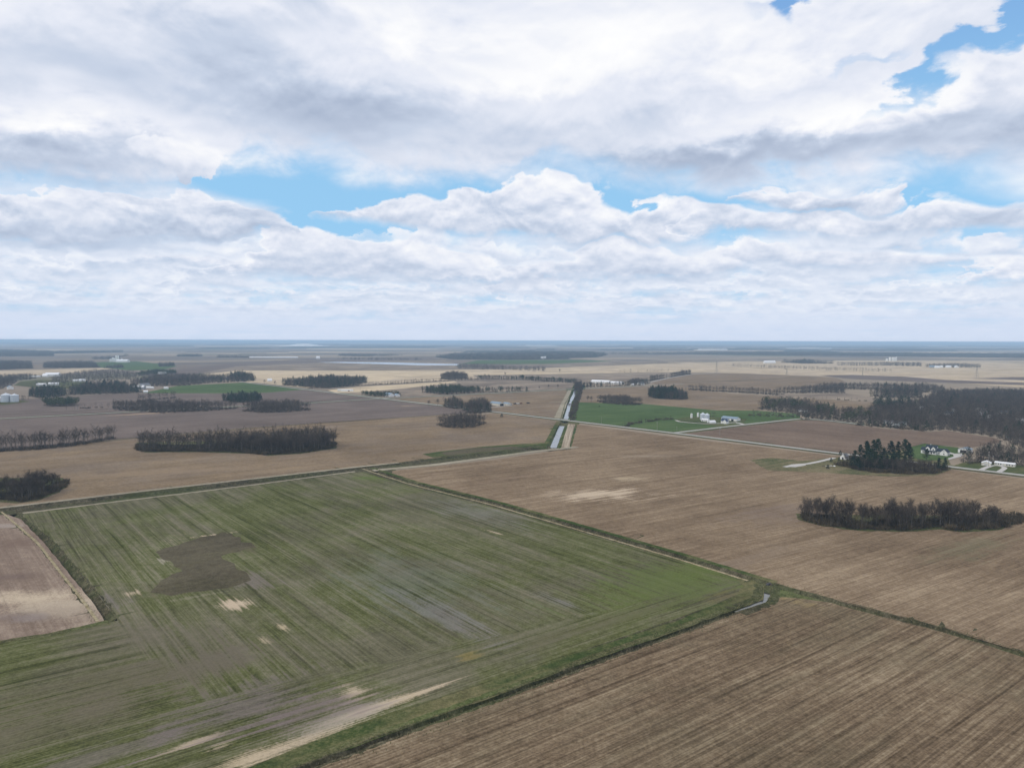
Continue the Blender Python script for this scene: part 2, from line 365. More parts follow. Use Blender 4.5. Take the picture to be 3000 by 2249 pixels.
def build_ground():
    xs = np.concatenate([-np.geomspace(90000, 800, 16), np.arange(-700, 701, 6), np.geomspace(800, 90000, 16)])
    ys = np.concatenate([[-30000, -3000, -600, 0], np.arange(90, 1800, 6), np.geomspace(1850, 62000, 24)])
    X, Y = np.meshgrid(xs, ys); P = np.stack([X.ravel(), Y.ravel()], 1)
    Z = np.full(len(P), -.25)
    for pts, hw in CH: Z[seg_dist(P, pts) < hw + 6.5] = -4.2
    nx, ny = len(xs), len(ys)
    i, j = np.meshgrid(np.arange(nx - 1), np.arange(ny - 1)); k = (j * nx + i).ravel()
    F = np.stack([k, k + 1, k + nx + 1, k + nx], 1)
    me = mesh_np('ground', np.column_stack([P, Z]), F)
    m_, T, bs = new_mat('plain_land', 1, 0)
    pos = wpos(T)
    def lattice(sx, sy, seed, ang=ANG_A):
        sp = T.node('ShaderNodeSeparateXYZ', {0: pos}).outputs
        u = T.m('ADD', T.m('MULTIPLY', sp[0], math.cos(ang)), T.m('MULTIPLY', sp[1], math.sin(ang)))
        v = T.m('SUBTRACT', T.m('MULTIPLY', sp[1], math.cos(ang)), T.m('MULTIPLY', sp[0], math.sin(ang)))
        a_ = T.m('FLOOR', T.m('DIVIDE', u, sx)); b_ = T.m('FLOOR', T.m('DIVIDE', v, sy))
        return T.node('ShaderNodeTexWhiteNoise', {'Vector': T.xyz(a_, b_, seed)}, noise_dimensions='3D').outputs
    h1 = lattice(620, 410, 1.0); h2 = lattice(1700, 800, 2.0)
    rp = T.node('ShaderNodeValToRGB', {0: h1['Value']}); cr = rp.color_ramp; cr.interpolation = 'CONSTANT'
    cols = [(0, (.19, .15, .12)), (.2, (.24, .19, .145)), (.38, (.14, .115, .10)), (.52, (.25, .20, .155)), (.64, (.10, .12, .065)), (.72, (.18, .145, .12)), (.84, (.38, .30, .21)), (.93, (.13, .11, .10))]
    cr.elements[0].color = cols[0][1] + (1,); cr.elements[1].position = cols[1][0]; cr.elements[1].color = cols[1][1] + (1,)
    for p, c in cols[2:]:
        e = cr.elements.new(p); e.color = c + (1,)
    c2 = T.mix(T.m('MULTIPLY', T.ss(h2['Value'], .6, .8), .7), rp.outputs[0], (.44, .36, .26))
    n = T.noise(T.v('MULTIPLY', pos, (.002, .004, 0)), 1, 5, .6); n2 = T.noise(pos, .6, 3, .7); n3 = T.noise(pos, .02, 4, .6)
    c3 = T.mix(.35, c2, T.mix(n, (.10, .085, .07), (.36, .29, .22)))
    c3 = T.mix(T.ss(n3, .3, .7), T.mix(.14, c3, (.07, .06, .05)), c3)
    c3 = T.mix(T.m('MULTIPLY', n2, .2), c3, (.09, .075, .06))
    put(T, bs, 'Base Color', c3)
    tag(link('ground', me, mats=[m_]), 'flat brown farm land reaching to the hazy horizon', None, None, 'structure')
build_ground()

ZL = [0.0]; ZFAR = [0.35]
def flat(name, pts, mat, label, far=False, jit=0.0):
    """a field, lawn or yard lying on the plain; pts in metres"""
    if far: ZFAR[0] += .01; z_ = ZFAR[0]
    else: ZL[0] += 0.0025; z_ = ZL[0]
    if jit:
        out = []
        for a, b in zip(pts, pts[1:] + pts[:1]):
            n = max(1, int(math.dist(a, b) / 5)); L = math.dist(a, b) or 1
            nx, ny = (b[1] - a[1]) / L, -(b[0] - a[0]) / L
            for k in range(n):
                t = k / n; j = random.uniform(-jit, jit) if k else 0
                out.append((a[0] + (b[0] - a[0]) * t + nx * j, a[1] + (b[1] - a[1]) * t + ny * j))
        pts = out
    bm = bmesh.new(); f = bm.faces.new([bm.verts.new((p[0], p[1], z_)) for p in pts])
    f.normal_update()
    if f.normal.z < 0: f.normal_flip()
    bmesh.ops.triangulate(bm, faces=[f], ngon_method='EAR_CLIP')
    me = bpy.data.meshes.new(name); bm.to_mesh(me); bm.free()
    return tag(link(name, me, mats=[mat]), label, None, None, 'structure')

def resample(pts, step, smooth=True):
    P = np.array(pts, float)
    d = np.r_[0, np.cumsum(np.linalg.norm(np.diff(P, axis=0), axis=1))]
    n = max(2, int(d[-1] / step)); t = np.linspace(0, d[-1], n)
    Q = np.column_stack([np.interp(t, d, P[:, 0]), np.interp(t, d, P[:, 1])])
    if smooth and n > 6:
        for _ in range(3): Q[1:-1] = (Q[:-2] + 2 * Q[1:-1] + Q[2:]) / 4
    return Q
def strip(name, pts, prof, mat, label, step=3.0, wob=0.0, kind='structure', zoff=0.0, wgrow=None, cat=None):
    """prof: (offset to the right, height) pairs; wob: wobble of every edge"""
    Q = resample(pts, step); n = len(Q)
    T_ = np.gradient(Q, axis=0); T_ /= np.linalg.norm(T_, axis=1)[:, None]
    N_ = np.column_stack([T_[:, 1], -T_[:, 0]])
    V = []; k = len(prof)
    for a, (off, z) in enumerate(prof):
        w = np.zeros(n)
        if wob:
            r = rng.normal(0, 1, n); 
            for _ in range(2): r = np.convolve(r, [.25, .5, .25], 'same')
            w = r * wob * (0.3 if a in (0, k - 1) and z > -.06 else 1)
        o = off * (np.ones(n) if wgrow is None else np.interp(np.linspace(0, 1, n), *zip(*wgrow))) + w
        V.append(np.column_stack([Q + N_ * o[:, None], np.full(n, z + zoff) + (rng.normal(0, abs(wob) * .08, n) if wob else 0)]))
    V = np.stack(V, 1).reshape(-1, 3)
    F = [(i * k + a, i * k + a + 1, (i + 1) * k + a + 1, (i + 1) * k + a) for i in range(n - 1) for a in range(k - 1)]
    me = mesh_np(name, V, F)
    return tag(link(name, me, mats=[mat]), label, cat, None, kind)

# ---- soils and crops
wheat_patches = [
    (600, 1600, 24, 12, ANG_A, (.10, .09, .055), .5), (590, 1700, 20, 16, ANG_B, (.10, .09, .055), .5), (720, 1605, 16, 9, ANG_B, (.12, .105, .065), .7), (520, 1720, 16, 10, ANG_A, (.12, .11, .06), .7),
    (610, 1568, 17, 2.5, R(30), TAN, .8), (386, 1737, 5.5, 4.5, ANG_B, TAN, .8), (480, 1640, 3, 9, R(35), PALE, .7), (690, 1768, 10, 8, ANG_B, TAN, .95),
    (829, 1838, 6, 2.5, ANG_B, STRAW, .8), (771, 1874, 8, 2, ANG_B, STRAW, .7), (600, 1742, 22, 2, R(32), (.24, .22, .15), .5),
    (578, 2170, 11, 3, R(45), TAN, .75), (640, 2190, 6, 3, R(45), TAN, .6), (1040, 2025, 7, 6, ANG_B, TAN, .8), (1100, 2070, 26, 2.6, ANG_A, TAN, .85), (1180, 2045, 10, 3, ANG_A, STRAW, .6), (850, 2185, 34, 4.2, R(40), TAN, .8), (700, 2235, 20, 5, R(40), STRAW, .6), (1000, 2105, 20, 7, ANG_A, PALE, .5),
    (1453, 1560, 10, 1.6, ANG_B, TAN, .8), (1376, 1922, 6, 4, ANG_A, (.22, .17, .06), .6), (700, 2075, 30, 22, ANG_A, (.17, .135, .135), .6), (900, 2090, 26, 14, ANG_A, (.18, .14, .135), .6),
    (600, 1950, 22, 20, ANG_A, (.14, .115, .095), .5), (330, 2200, 34, 8, ANG_A, (.17, .14, .13), .5), (300, 1760, 16, 10, ANG_B, (.19, .16, .155), .6), (740, 1700, 24, 10, ANG_B, (.19, .155, .145), .6),
    (1390, 1500, 60, 20, ANG_B, (.20, .195, .185), .35), (1300, 1800, 55, 8, ANG_B, (.21, .19, .19), .5), (1640, 1760, 26, 5, ANG_B, (.22, .2, .2), .55), (1990, 1700, 74, 36, ANG_A, (.105, .138, .036), .7), (350, 2000, 60, 26, ANG_A, (.13, .112, .075), .6), (150, 2120, 60, 20, ANG_A, (.14, .118, .085), .55), (500, 1880, 50, 20, R(-20), (.14, .12, .09), .5),
    (2120, 1745, 16, 6, ANG_A, (.16, .12, .06), .6), (1750, 1830, 60, 7, ANG_A, (.11, .10, .055), .55), (1080, 1400, 24, 12, 0, (.10, .15, .03), .55), (1200, 1700, 60, 40, ANG_B, (.15, .16, .13), .4)]
a0 = g(316, 1818); a1 = g(585, 2052)
def half(p, q, keep):
    nx, ny = -(q[1] - p[1]), q[0] - p[0]; L = math.hypot(nx, ny); nx /= L; ny /= L
    c = -(nx * p[0] + ny * p[1])
    if nx * keep[0] + ny * keep[1] + c < 0: nx, ny, c = -nx, -ny, -c
    return (nx, ny, c)
hp1 = half(a0, a1, g(0, 2100)); hp2 = half(g(585, 2052), g(2150, 1700), g(1200, 2120))
M_wheat = field_mat('winter_wheat', (0.043, 0.047, 0.016), (0.106, 0.114, 0.043), (0.205, 0.195, 0.122), R(-51), .36, .66, .42, .50, wheat_patches, ANG_A, ((hp1,), (hp2,)), tint=((.132, .112, .085), .55), wide=.2, tram=11.5)
M_stub_r = field_mat('bean_stubble', BR_D, BR_M, BR_L, ANG_A, .26, .66, .42, .42, [(2330, 1760, 14, 5, ANG_B, (.30, .23, .11), .5)], wide=.15, tint=((.11, .095, .058), .35), tram=9.2)
M_stub_m = field_mat('corn_stubble', (0.104, 0.072, 0.045), (0.210, 0.152, 0.098), (0.344, 0.264, 0.176), R(33), .28, .62, .40, .46,
                     [(1757, 1447, 44, 22, R(12), TAN, .95), (1838, 1402, 22, 12, 0, STRAW, .65), (1900, 1335, 40, 8, R(5), (.33, .28, .22), .4), (2300, 1500, 60, 30, R(30), (.19, .145, .12), .5),
                      (2150, 1650, 80, 10, ANG_A, (.17, .13, .1), .4), (2850, 1600, 60, 14, ANG_A, (.13, .13, .075), .45), (1500, 1400, 60, 6, ANG_A, (.28, .2, .14), .4)], wide=.13)
M_brown = field_mat('brown_stubble', (0.107, 0.077, 0.049), (0.205, 0.150, 0.095), (0.318, 0.241, 0.159), ANG_A, .22, .25, .45, .45,
                    [(430, 1385, 160, 22, R(20), (.28, .205, .13), .5), (820, 1375, 70, 18, ANG_A, (.28, .205, .125), .45)], tint=((.18, .148, .125), .4), wide=.05)
M_purple = field_mat('purple_brown_soil', (0.095, 0.074, 0.063), (0.155, 0.123, 0.106), (0.225, 0.180, 0.153), ANG_A, .25, .2, .4, .4,
                     [(420, 1212, 60, 12, ANG_A, (.40, .29, .19), .8), (1195, 1189, 26, 12, 0, (.36, .26, .17), .6)], wide=.03)
M_soil = field_mat('reddish_soil', (0.089, 0.063, 0.046), (0.162, 0.116, 0.085), (0.255, 0.191, 0.140), ANG_B, .25, .2, .45, .4, wide=.05)
M_far_brown = field_mat('distant_stubble', (.13, .105, .085), (.215, .172, .132), (.34, .275, .205), ANG_A, .6, .1, .3, .8, wide=.012)
M_tan_sunlit = field_mat('sun_painted_straw', (.36, .285, .19), (.50, .40, .27), (.60, .50, .37), ANG_A, .5, .1, .25, .7, tint=((.27, .215, .17), .55), wide=.012)  # straw base colour brightened to paint in the distant patch of sun
M_tan2_sunlit = field_mat('bright_sun_painted_straw', (.42, .33, .22), (.56, .45, .30), (.66, .55, .40), ANG_A, .4, .1, .25, .5, tint=((.36, .29, .21), .5), wide=.012)  # brighter straw, far sunlight likewise put into the base colour
M_green = field_mat('green_pasture', (.04, .066, .022), (.072, .112, .040), (.12, .155, .065), ANG_A, .3, .2, .4, .5, wide=.03)
M_lawn = field_mat('grass', (.035, .05, .018), (.07, .09, .034), (.14, .135, .065), ANG_A, .1, .1, .6, .6, tint=((.15, .125, .06), .4))
M_weed = field_mat('rank_grass', (0.034, 0.038, 0.017), (0.089, 0.085, 0.041), (0.187, 0.162, 0.093), ANG_A, .15, .15, .8, .7, tint=((.07, .10, .03), .6))
M_weedg = field_mat('green_grass_bank', (0.021, 0.038, 0.012), (0.047, 0.072, 0.021), (0.111, 0.119, 0.051), ANG_A, .15, .15, .7, .6, tint=((.17, .14, .075), .6))
M_fallow = field_mat('fallow_ground', (.044, .038, .024), (.090, .077, .050), (.14, .122, .082), ANG_A, .2, .2, .5, .5, tint=((.085, .078, .04), .5))
M_pink = field_mat('tilled_ground', (0.132, 0.095, 0.070), (0.224, 0.167, 0.128), (0.343, 0.273, 0.211), ANG_B, .35, .3, .4, .6,
                   [(120, 1752, 46, 15, R(4), (.50, .41, .30), .95), (200, 1785, 34, 20, R(-30), (.40, .33, .25), .75), (40, 1690, 20, 8, 0, (.14, .10, .085), .6), (80, 1810, 18, 7, 0, (.22, .18, .165), .7), (20, 1540, 14, 7, 0, (.36, .31, .27), .6), (60, 1590, 20, 12, R(-40), (.16, .11, .085), .6)], rag=.12)
M_pale = field_mat('pale_dirt', (.20, .175, .13), (.30, .265, .20), (.42, .37, .29), ANG_A, .3, .2, .5, .5, tint=((.26, .24, .16), .4))
M_gravel = field_mat('gravel', (.38, .36, .34), (.47, .45, .42), (.56, .54, .51), ANG_B, .1, .1, .3, .3)
M_mudbank = field_mat('ditch_bank_earth', (0.028, 0.028, 0.016), (0.068, 0.060, 0.036), (0.152, 0.132, 0.088), ANG_A, .1, .1, .8, .6, tint=((.05, .07, .02), .5))
M_tanstrip = field_mat('dead_grass', (0.176, 0.144, 0.080), (0.296, 0.248, 0.152), (0.416, 0.360, 0.248), ANG_B, .1, .1, .8, .6)

M_dull = field_mat('dull_grass', (.045, .055, .024), (.095, .10, .045), (.19, .165, .095), ANG_A, .2, .15, .7, .7, tint=((.19, .15, .09), .75))
def water_mat():
    m_, T, bs = new_mat('canal_water', .05, 1.0)
    put(T, bs, 'Base Color', (.13, .13, .12))
    bs.inputs['IOR'].default_value = 1.33
    n = T.noise(wpos(T), .8, 4, .6)
    bp = T.node('ShaderNodeBump', {'Strength': .12, 'Distance': .3, 'Height': n}); T.l.new(bp.outputs[0], bs.inputs['Normal'])
    return m_
M_water = water_mat()

wheat_poly = G((78, 1502), (508, 1450), (750, 1421), (1035, 1384), (1066, 1382), (1200, 1424), (1450, 1486), (1723, 1564), (2000, 1643), (2100, 1674), (2160, 1696), (2178, 1716), (2160, 1740), (2090, 1772), (1990, 1808), (1627, 1932), (1337, 2028), (1000, 2139), (723, 2249), (560, 2320), (-900, 2420), (-700, 1990), (-200, 1912), (0, 1884), (240, 1840), (316, 1824), (345, 1816), (290, 1745), (215, 1655), (155, 1585), (60, 1508))
# order matters: later fields lie a few millimetres above earlier ones
flat('field', G((-1200, 1700), (-420, 1556), (0, 1487), (508, 1428), (750, 1400), (1059, 1366), (1168, 1355), (1400, 1325), (1591, 1300), (1612, 1278), (1641, 1233), (1441, 1210), (1420, 1214), (1276, 1217), (700, 1255), (400, 1282), (339, 1288), (0, 1320), (-500, 1370)), M_brown, 'brown stubble field behind the long ditch, with three woodlots standing in it', jit=.5)
flat('field', G((-500, 1368), (0, 1318), (339, 1286), (400, 1281), (700, 1254), (1276, 1215), (1435, 1206), (1290, 1190), (1120, 1169), (903, 1182), (424, 1206), (0, 1229), (-500, 1256)), M_purple, 'dark purplish field between the near woodlots and the straight road')
flat('field', G((-500, 1250), (0, 1223), (424, 1202), (903, 1178), (1112, 1166), (893, 1142), (700, 1150), (508, 1150), (300, 1155), (100, 1168), (-500, 1175)), M_purple, 'brown field left of the crossroads, with a row of small woodlots')
flat('field', G((417, 1151), (520, 1130), (722, 1120), (750, 1126), (893, 1141), (780, 1150), (640, 1152)), M_green, 'pale green field in front of the bare wood, left of the road')
flat('field', G((1150, 1379), (1450, 1346), (1637, 1318), (1672, 1316), (1692, 1243), (1973, 1279), (2460, 1336), (2520, 1340), (3000, 1402), (3600, 1470), (3600, 2096), (3000, 1910), (2768, 1840), (2512, 1774), (2358, 1732), (2256, 1702), (2205, 1686), (2000, 1624), (1723, 1545), (1450, 1467), (1208, 1407), (1150, 1391)), M_stub_m, 'wide tan brown stubble field on the right, between the road and the weedy ditch', jit=.4)
flat('field', G((2268, 1745), (2300, 1737), (2358, 1746), (2512, 1785), (2768, 1851), (3000, 1923), (3500, 2085), (3900, 2700), (600, 2700), (760, 2320), (905, 2253), (1010, 2216), (1145, 2166), (1295, 2109), (1490, 2040), (1760, 1939), (2005, 1852), (2160, 1797), (2240, 1768)), M_stub_r, 'brown stubble field in straight rows filling the lower right corner', jit=.4)
flat('field', wheat_poly, M_wheat, 'large field of thin winter wheat, grey green, filling the left foreground', jit=.3)
flat('field', G((-900, 1980), (0, 1876), (180, 1849), (305, 1817), (266, 1756), (190, 1664), (126, 1586), (62, 1521), (20, 1506), (-60, 1516), (-600, 1600)), M_pink, 'pinkish tilled field with a pale band at the left edge', jit=.3)  # pale band comes from lighter patches in the material
flat('fallow_patch', G((455, 1616), (520, 1596), (569, 1580), (650, 1558), (680, 1564), (705, 1580), (752, 1602), (700, 1616), (648, 1628), (690, 1660), (737, 1698), (700, 1712), (600, 1730), (500, 1745), (440, 1735), (470, 1700), (535, 1672), (480, 1640)), M_fallow, 'dark bare hollow left unsown in the wheat field', jit=2.4)
flat('grass_margin', G((723, 2249), (1000, 2139), (1337, 2028), (1627, 1932), (2000, 1811), (2090, 1772), (2160, 1740), (2178, 1716), (2160, 1696), (2100, 1674), (2210, 1700), (2240, 1716), (2236, 1757), (2150, 1786), (1996, 1842), (1748, 1928), (1478, 2028), (1284, 2096), (1130, 2153), (992, 2203), (880, 2245), (690, 2325), (560, 2320)), M_weedg, 'green grass margin between the wheat and the narrow creek', jit=.5)
flat('grass_corner', G((2258, 1722), (2300, 1728), (2358, 1746), (2420, 1762), (2340, 1752), (2290, 1748), (2262, 1758)), M_weed, 'weedy corner where the two ditches meet', jit=.4)
# middle distance
flat('field', G((1141, 1169), (1300, 1160), (1450, 1153), (1660, 1142), (1662, 1160), (1638, 1226), (1441, 1203), (1297, 1187)), M_brown, 'brown field between the crossroads and the canal, round the small farmyard')
flat('field', G((1702, 1141), (1881, 1132), (1960, 1134), (2150, 1153), (2275, 1160), (2330, 1180), (2214, 1203), (2100, 1203), (1888, 1184), (1756, 1181), (1692, 1179)), M_brown, 'brown field behind the green pasture, right of the canal')
flat('pasture', G((1690, 1178), (1756, 1180), (1888, 1183), (2100, 1202), (2214, 1202), (2344, 1212), (2344, 1224), (1973, 1266), (1850, 1252), (1664, 1229), (1674, 1205)), M_green, 'bright green pasture beside the canal, in front of the grain bins')
flat('field', G((1990, 1271), (2344, 1230), (2400, 1232), (2535, 1248), (2589, 1255), (2725, 1265), (2772, 1261), (2911, 1282), (2940, 1292), (2850, 1310), (2700, 1300), (2640, 1318), (2520, 1340), (2460, 1325)), M_soil, 'reddish brown field between the two roads, left of the white farmhouse')
flat('field', G((2290, 1168), (2377, 1167), (2584, 1179), (2600, 1200), (2500, 1215), (2330, 1200)), M_brown, 'small brown field hemmed in by bare woods')
flat('field', G((2200, 1160), (2475, 1152), (2560, 1160), (2600, 1178), (2380, 1167), (2280, 1160)), M_far_brown, 'narrow field strip between two tree lines on the right')
flat('field', G((1040, 1143), (1200, 1128), (1450, 1110), (1681, 1122), (1678, 1137), (1450, 1150), (1150, 1165)), M_far_brown, 'brown field behind the crossroads house')
flat('field', G((960, 1143), (1050, 1133), (1210, 1124), (1330, 1116), (1340, 1120), (1180, 1138), (1050, 1149), (985, 1151)), M_tan2_sunlit, 'straw strip painted sunlit bright beside the low white sheds')
flat('field', G((600, 1118), (900, 1098), (1380, 1096), (1400, 1108), (1300, 1114), (1070, 1127), (900, 1136), (750, 1121)), M_tan_sunlit, 'tan field behind the bare wood at centre left')
flat('field', G((560, 1100), (700, 1085), (1000, 1086), (1330, 1083), (1450, 1082), (1900, 1090), (1600, 1096), (1250, 1100), (1080, 1118), (960, 1122), (820, 1112)), M_tan2_sunlit, 'long straw field painted sunlit bright across the middle distance')
flat('field', G((2010, 1096), (2150, 1093), (2450, 1106), (2480, 1120), (2270, 1150), (1960, 1140), (1905, 1120)), M_brown, 'brown field with dark drainage lines right of the tree lined lane')
flat('field', G((1560, 1114), (1700, 1100), (2000, 1096), (1902, 1117), (1720, 1122)), M_far_brown, 'brown field behind the two long white sheds')
flat('field', G((1100, 1085), (1500, 1082), (1900, 1066), (2150, 1059), (2600, 1058), (3700, 1066), (3700, 1180), (3000, 1135), (2750, 1118), (2450, 1103), (2150, 1093), (1900, 1090), (1600, 1092), (1300, 1090)), M_tan_sunlit, 'great straw field across the right distance, sunlight painted into its colour')
flat('field', G((2400, 1099), (2500, 1098), (2650, 1103), (2760, 1112), (3000, 1121), (3500, 1135), (3500, 1142), (3000, 1128), (2700, 1119), (2480, 1109)), M_purple, 'dark wedge in front of the big straw field')  # darker wedge reusing the brown field material
flat('field', G((2840, 1108), (3000, 1104), (3500, 1108), (3500, 1120), (3000, 1114)), M_purple, 'dark patch at the right edge of the straw field')  # darker patch in the same brown material
flat('field', G((1500, 1068), (1700, 1060), (2300, 1048), (3000, 1054), (3700, 1060), (3000, 1063), (2600, 1056), (2150, 1057), (1900, 1064), (1600, 1078)), M_far_brown, 'blue grey field in front of the long distant forest')
flat('field', G((1350, 1066), (1400, 1055), (1700, 1054), (1800, 1058), (1600, 1066)), M_green, 'dull green field in front of the big distant wood')
flat('field', G((700, 1072), (1000, 1060), (1300, 1056), (1340, 1066), (1330, 1082), (1000, 1084), (600, 1084)), M_far_brown, 'grey brown field beyond the straw field')
flat('field', G((380, 1100), (600, 1072), (900, 1050), (1270, 1047), (1290, 1054), (1000, 1060), (700, 1072), (560, 1098)), M_purple, 'wide dark field at centre left distance')
flat('field', G((-400, 1110), (0, 1086), (290, 1078), (330, 1079), (260, 1088), (100, 1100), (0, 1104), (-300, 1125)), M_tan_sunlit, 'pale pinkish field beneath the far left woods')
flat('field', G((170, 1068), (300, 1060), (400, 1058), (520, 1072), (480, 1082), (380, 1085), (280, 1074)), M_green, 'green fields round the far grain bins')
flat('field', G((60, 1118), (120, 1112), (250, 1118), (240, 1140), (100, 1135), (40, 1128)), M_weed, 'olive clearing between the left woods')
M_farfields = [M_tan2_sunlit, M_tan_sunlit, M_far_brown]
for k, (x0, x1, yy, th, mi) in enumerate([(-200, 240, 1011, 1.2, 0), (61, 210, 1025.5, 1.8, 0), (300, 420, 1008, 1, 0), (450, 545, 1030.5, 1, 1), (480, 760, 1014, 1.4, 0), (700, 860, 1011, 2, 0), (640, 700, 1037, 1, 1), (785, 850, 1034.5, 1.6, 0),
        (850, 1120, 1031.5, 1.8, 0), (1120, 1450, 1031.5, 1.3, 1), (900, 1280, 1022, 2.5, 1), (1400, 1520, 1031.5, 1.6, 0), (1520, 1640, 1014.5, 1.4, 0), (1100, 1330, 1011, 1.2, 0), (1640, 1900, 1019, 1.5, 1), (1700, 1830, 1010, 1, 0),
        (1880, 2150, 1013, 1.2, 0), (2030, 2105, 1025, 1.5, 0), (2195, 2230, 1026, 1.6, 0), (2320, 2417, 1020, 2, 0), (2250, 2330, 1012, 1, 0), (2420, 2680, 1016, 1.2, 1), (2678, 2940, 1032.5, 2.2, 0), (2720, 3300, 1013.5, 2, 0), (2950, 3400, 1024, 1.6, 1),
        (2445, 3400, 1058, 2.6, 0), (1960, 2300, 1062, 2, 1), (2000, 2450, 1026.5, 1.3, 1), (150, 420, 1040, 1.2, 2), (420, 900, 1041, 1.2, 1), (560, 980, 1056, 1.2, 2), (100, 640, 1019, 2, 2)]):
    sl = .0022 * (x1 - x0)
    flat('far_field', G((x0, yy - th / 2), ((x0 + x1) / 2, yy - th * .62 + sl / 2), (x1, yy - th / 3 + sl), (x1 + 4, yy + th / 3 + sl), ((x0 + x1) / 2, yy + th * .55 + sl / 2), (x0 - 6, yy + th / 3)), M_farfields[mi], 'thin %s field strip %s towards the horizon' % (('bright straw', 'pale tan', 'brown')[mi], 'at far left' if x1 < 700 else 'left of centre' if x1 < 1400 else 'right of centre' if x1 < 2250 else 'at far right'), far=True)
flat('pond', G((930, 1061), (1000, 1060), (1130, 1061), (1250, 1064), (1345, 1066), (1340, 1070), (1230, 1070), (1100, 1066), (1000, 1063)), M_water, 'shallow flood water lying on a far field')
flat('grass_yard', G((2197, 1347), (2260, 1341), (2352, 1350), (2450, 1339), (2520, 1338), (2640, 1318), (2664, 1309), (2708, 1300), (2806, 1310), (2826, 1329), (2779, 1346), (2786, 1364), (2786, 1375), (2738, 1394), (2589, 1395), (2402, 1384), (2250, 1378)), M_dull, 'grass around the pine grove and the white farmhouse', jit=.6)
flat('lawn', G((2664, 1310), (2708, 1299), (2806, 1312), (2826, 1329), (2779, 1346), (2700, 1350), (2655, 1330)), M_green, 'mown lawn around the white farmhouse')
flat('lawn', G((2786, 1366), (2830, 1352), (2877, 1352), (2970, 1360), (3050, 1372), (3150, 1390), (3100, 1402), (2990, 1389)), M_lawn, 'roadside lawn with a curved drive at the right edge')
flat('grass_strip', G((1237, 1330), (1290, 1322), (1380, 1312), (1400, 1309), (1591, 1296), (1596, 1302), (1450, 1322), (1270, 1340)), M_weedg, 'green wedge of grass beside the ditch before the canal', jit=.5)
flat('soil_patch', G((1290, 1326), (1390, 1311), (1500, 1308), (1540, 1311), (1450, 1320), (1310, 1335)), M_fallow, 'dark soil patch inside the grass wedge', jit=.5)
flat('grass_verge', G((1594, 1300), (1630, 1234), (1642, 1236), (1606, 1300)), M_weedg, 'green verge left of the canal')
flat('farmyard', G((1975, 1228), (2020, 1220), (2100, 1222), (2190, 1226), (2178, 1240), (2110, 1249), (2040, 1240), (1990, 1236)), M_lawn, 'worn farmyard ground round the grain bins')
flat('farmyard', G((-250, 1188), (0, 1178), (65, 1172), (90, 1176), (20, 1185), (-250, 1198)), M_weedg, 'grass yard in front of the grain bins at the left edge')
flat('grass_ring', G((2338, 1522), (2408, 1541), (2525, 1555), (2690, 1556), (2760, 1550), (2825, 1559), (2936, 1550), (2998, 1527), (2990, 1512), (2330, 1505)), M_weed, 'unmown grass under the oval woodlot', jit=1.2)
flat('grass_ring', G((-80, 1464), (44, 1475), (106, 1468), (176, 1441), (200, 1420), (185, 1400), (-80, 1400)), M_weed, 'unmown grass under the lower left woodlot', jit=1.2)
flat('grass_ring', G((398, 1317), (424, 1325), (576, 1324), (750, 1329), (785, 1335), (880, 1329), (984, 1313), (985, 1296), (940, 1286), (400, 1296)), M_weed, 'grass under the long dark woodlot', jit=1.2)

# ---- ditches, banks and canal
strip('ditch', DITCH_A, [(-22, -.06), (-8, -.04), (-5.5, .25), (-1.6, -2.2), (0, -2.7), (1.5, -2.3), (5.2, .1), (8, -.04), (20, -.07)], M_mudbank, 'long straight drainage ditch behind the wheat field', wob=.5)
strip('dirt_track', [(a[0], a[1]) for a in G((-420, 1543), (0, 1487), (508, 1428), (750, 1401), (1059, 1366), (1168, 1355.5))], [(-2.6, .1), (-1.8, .16), (1.8, .16), (2.6, .1)], M_pale, 'pale dirt track on the far side of the long ditch', wob=.35)
strip('dirt_track', G((66, 1503), (300, 1474), (508, 1449), (750, 1419), (1039, 1381)), [(-2.0, .1), (-1.3, .16), (1.3, .16), (2.0, .1)], M_pale, 'pale spoil strip between the long ditch and the wheat', wob=.6)
strip('dirt_track', G((1093, 1378), (1276, 1361), (1450, 1338), (1560, 1323), (1637, 1315), (1690, 1309)), [(-4.6, .1), (-3.8, .17), (3.8, .17), (4.6, .1)], M_pale, 'broad pale track leading to the canal end', wob=.3)
strip('ditch', DITCH_B, [(-18, -.06), (-5.2, -.04), (-3.6, .1), (-1.1, -1.7), (0, -1.9), (1.0, -1.7), (3.0, .15), (4.5, -.04), (17, -.07)], M_mudbank, 'weedy ditch running diagonally between wheat and stubble', wob=.45, wgrow=((0, 1), (.62, 1), (.7, .72), (1, .66)))
def offs(pts, d):
    Q = resample(pts, 3); T_ = np.gradient(Q, axis=0); T_ /= np.linalg.norm(T_, axis=1)[:, None]
    return [tuple(q + np.array([t[1], -t[0]]) * d) for q, t in zip(Q, T_)]
strip('grass_bank', offs(DITCH_B[:7], -5.0), [(-2.2, .10), (-1, .2), (1, .2), (2.2, .08)], M_weedg, 'dark green bank on the far side of the diagonal ditch', wob=.5)
strip('dead_grass_edge', offs(DITCH_B[:6], 4.0), [(-.9, .10), (0, .22), (.9, .10)], M_tanstrip, 'pale dead grass edge between ditch and wheat', wob=.5)
strip('creek', DITCH_C, [(-15, -.07), (-3.2, -.04), (-1.3, .10), (-.75, -1.5), (0, -1.9), (.75, -1.5), (1.6, .08), (3.4, -.04), (15, -.07)], M_mudbank, 'narrow dark creek along the foot of the grass margin', step=2, wob=.35)
strip('grass_bank', offs(DITCH_C[3:], 3.4), [(-1.3, .05), (0, .14), (1.3, .05)], M_weed, 'ragged yellowish grass on the field side of the creek', step=2, wob=.6)
